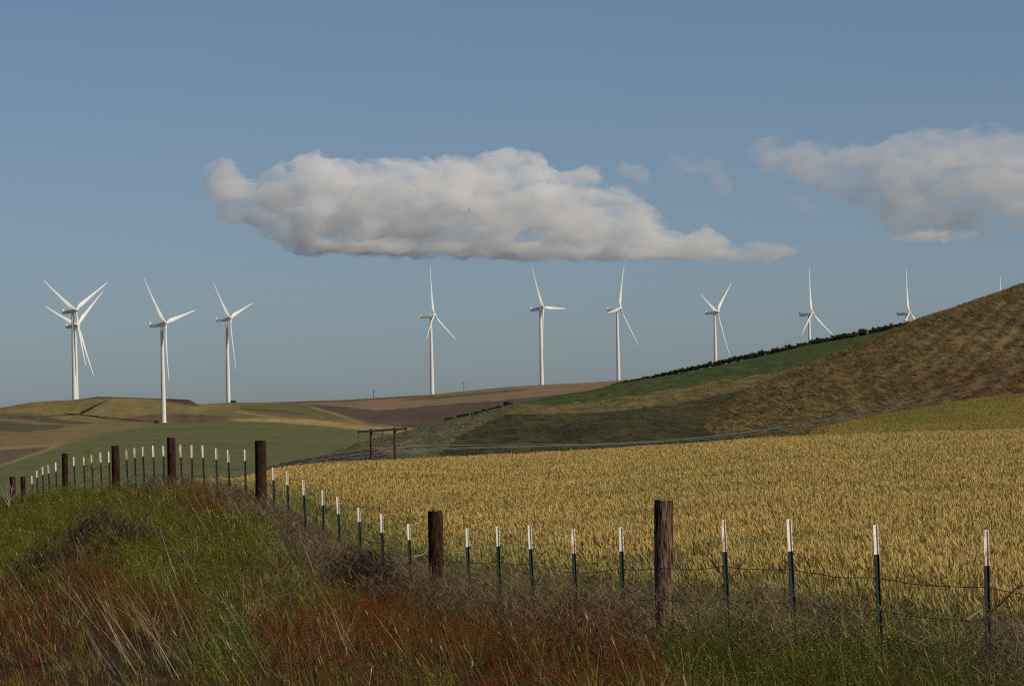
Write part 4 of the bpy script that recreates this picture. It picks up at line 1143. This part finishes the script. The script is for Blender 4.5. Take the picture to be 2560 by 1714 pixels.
def cloud(name, outline, D, dens, label, seed, npuff, rmax, rmin, depth, vox, disp, flat=()):
    r = random.Random(seed); poly = np.array(outline, float)
    (u0, v0), (u1, v1) = poly.min(0), poly.max(0)
    mb = MB()
    def dist(u, v):
        dmin = 1e9
        for (a, b) in zip(poly, np.roll(poly, -1, 0)):
            dv = b - a; t = np.clip(((u - a[0]) * dv[0] + (v - a[1]) * dv[1]) / (dv @ dv), 0, 1)
            dmin = min(dmin, math.hypot(u - a[0] - t * dv[0], v - a[1] - t * dv[1]))
        return dmin
    ico = bpy.data.meshes.new('tmp'); import bmesh
    bm = bmesh.new(); bmesh.ops.create_icosphere(bm, subdivisions=2, radius=1); iv = [v.co.copy() for v in bm.verts]; bm.verts.index_update(); if_ = [tuple(v.index for v in f.verts) for f in bm.faces]; bm.free()
    k = 0; px = D / FPX; tries = 0
    while k < npuff and tries < npuff * 40:
        tries += 1
        u, v = r.uniform(u0, u1), r.uniform(v0, v1)
        if not poly_mask(np.array([u]), np.array([v]), poly)[0]: continue
        dd = dist(u, v); rad = min(dd * 1.15 + 3, r.uniform(rmin, rmax))
        if rad < rmin * .6: rad = rmin * .6
        if dd > rad * 2.2 and r.random() < .35: rad = min(dd, rmax)
        q = P(u, v, D) + Vector((0, r.uniform(-1, 1) * min(depth, dd * px * 1.2 + 20), 0))
        s = rad * px
        mb.add([q + Vector((c.x * s * r.uniform(.96, 1.04), c.y * s, c.z * s * .9)) for c in iv], if_)
        k += 1
    for (a0, b0, a1, b1, ru, rv, kk) in flat:          # low flat shelves
        for i in range(kk):
            t = (i + r.random()) / kk; q = P(a0 + (a1 - a0) * t, b0 + (b1 - b0) * t + r.uniform(-3, 3), D) + Vector((0, r.uniform(-1, 1) * depth * .7, 0))
            ss = r.uniform(.6, 1.2)
            mb.add([q + Vector((c.x * ru * px * ss, c.y * ru * px * ss, c.z * rv * px * ss)) for c in iv], if_)
    me = mb.mesh(name); o = link_mesh(name, me, None)
    md = o.modifiers.new('r', 'REMESH'); md.mode = 'VOXEL'; md.voxel_size = vox; md.adaptivity = 0
    for i, (sc, st) in enumerate(disp):
        tx = bpy.data.textures.new('cl', 'CLOUDS'); tx.noise_scale = sc; tx.noise_depth = 5; tx.noise_basis = 'ORIGINAL_PERLIN'
        dm = o.modifiers.new('d', 'DISPLACE'); dm.texture = tx; dm.strength = st; dm.mid_level = .5; dm.texture_coords = 'GLOBAL'
        dm.direction = 'NORMAL' if i else 'RGB_TO_XYZ'
    dg = bpy.context.evaluated_depsgraph_get(); ev = o.evaluated_get(dg)
    m2 = bpy.data.meshes.new_from_object(ev); o.modifiers.clear(); o.data = m2; m2.materials.clear(); m2.materials.append(cloud_mat(name, dens))
    tag(o, label, 'cloud', kind=None)
    print(name, len(m2.polygons))
    return o
cloud('cloud', [(498,455),(520,405),(560,393),(590,405),(600,445),(640,450),(655,417),(690,412),(725,405),(745,385),(800,375),(850,400),(920,392),(1010,402),(1100,390),(1180,402),(1215,380),(1280,375),(1340,388),(1400,425),(1490,418),(1530,455),(1590,475),(1640,525),(1665,565),(1720,590),(1770,562),(1810,590),(1830,622),(1900,600),(1945,610),(1962,640),(1930,650),(1750,652),(1600,648),(1300,650),(1050,642),(850,640),(740,620),(640,580),(570,550),(520,500)],
      12000, .0085, 'long flat bottomed cumulus cloud stretching across the middle of the sky', 3, 1000, 56, 12, 230, 9, [(70, 70), (22, 22)],
      flat=[(760, 618, 1740, 634, 70, 17, 70), (1620, 634, 1950, 634, 45, 14, 26), (1860, 618, 1960, 628, 34, 17, 10)])
cloud('cloud', [(1865,368),(1895,345),(1985,338),(2025,360),(2080,366),(2200,356),(2260,332),(2320,312),(2380,322),(2430,312),(2500,300),(2530,330),(2600,345),(2760,380),(2760,560),(2560,590),(2470,585),(2380,602),(2230,600),(2215,560),(2150,520),(2050,480),(1950,455),(1875,415)],
      12500, .0036, 'broad greyish cumulus cloud running out of the right edge of the sky', 4, 420, 60, 14, 240, 10, [(80, 70), (24, 20)])
for i, (pl, dn, lb) in enumerate([([(1545,400),(1560,410),(1610,412),(1622,440),(1618,460),(1590,450),(1550,430)], .004, 'small faint cloud scrap just above the right shoulder of the long cloud'),
                   ([(1660,390),(1740,385),(1800,400),(1830,460),(1830,500),(1800,480),(1770,440),(1690,425)], .003, 'thin wispy cloud patch between the two big clouds'),
                   ([(1960,480),(2000,490),(2050,530),(2040,545),(1990,520)], .002, 'very faint streak of cloud under the right hand cloud'),
                   ([(2215,585),(2250,575),(2440,575),(2470,590),(2360,606),(2230,603)], .010, 'flat darker cloud shelf below the right hand cloud')]):
    cloud('cloud', pl, 12200, dn, lb, 20 + i, 120, 30, 10, 120, 8, [(50, 45), (18, 12)])
print('done')
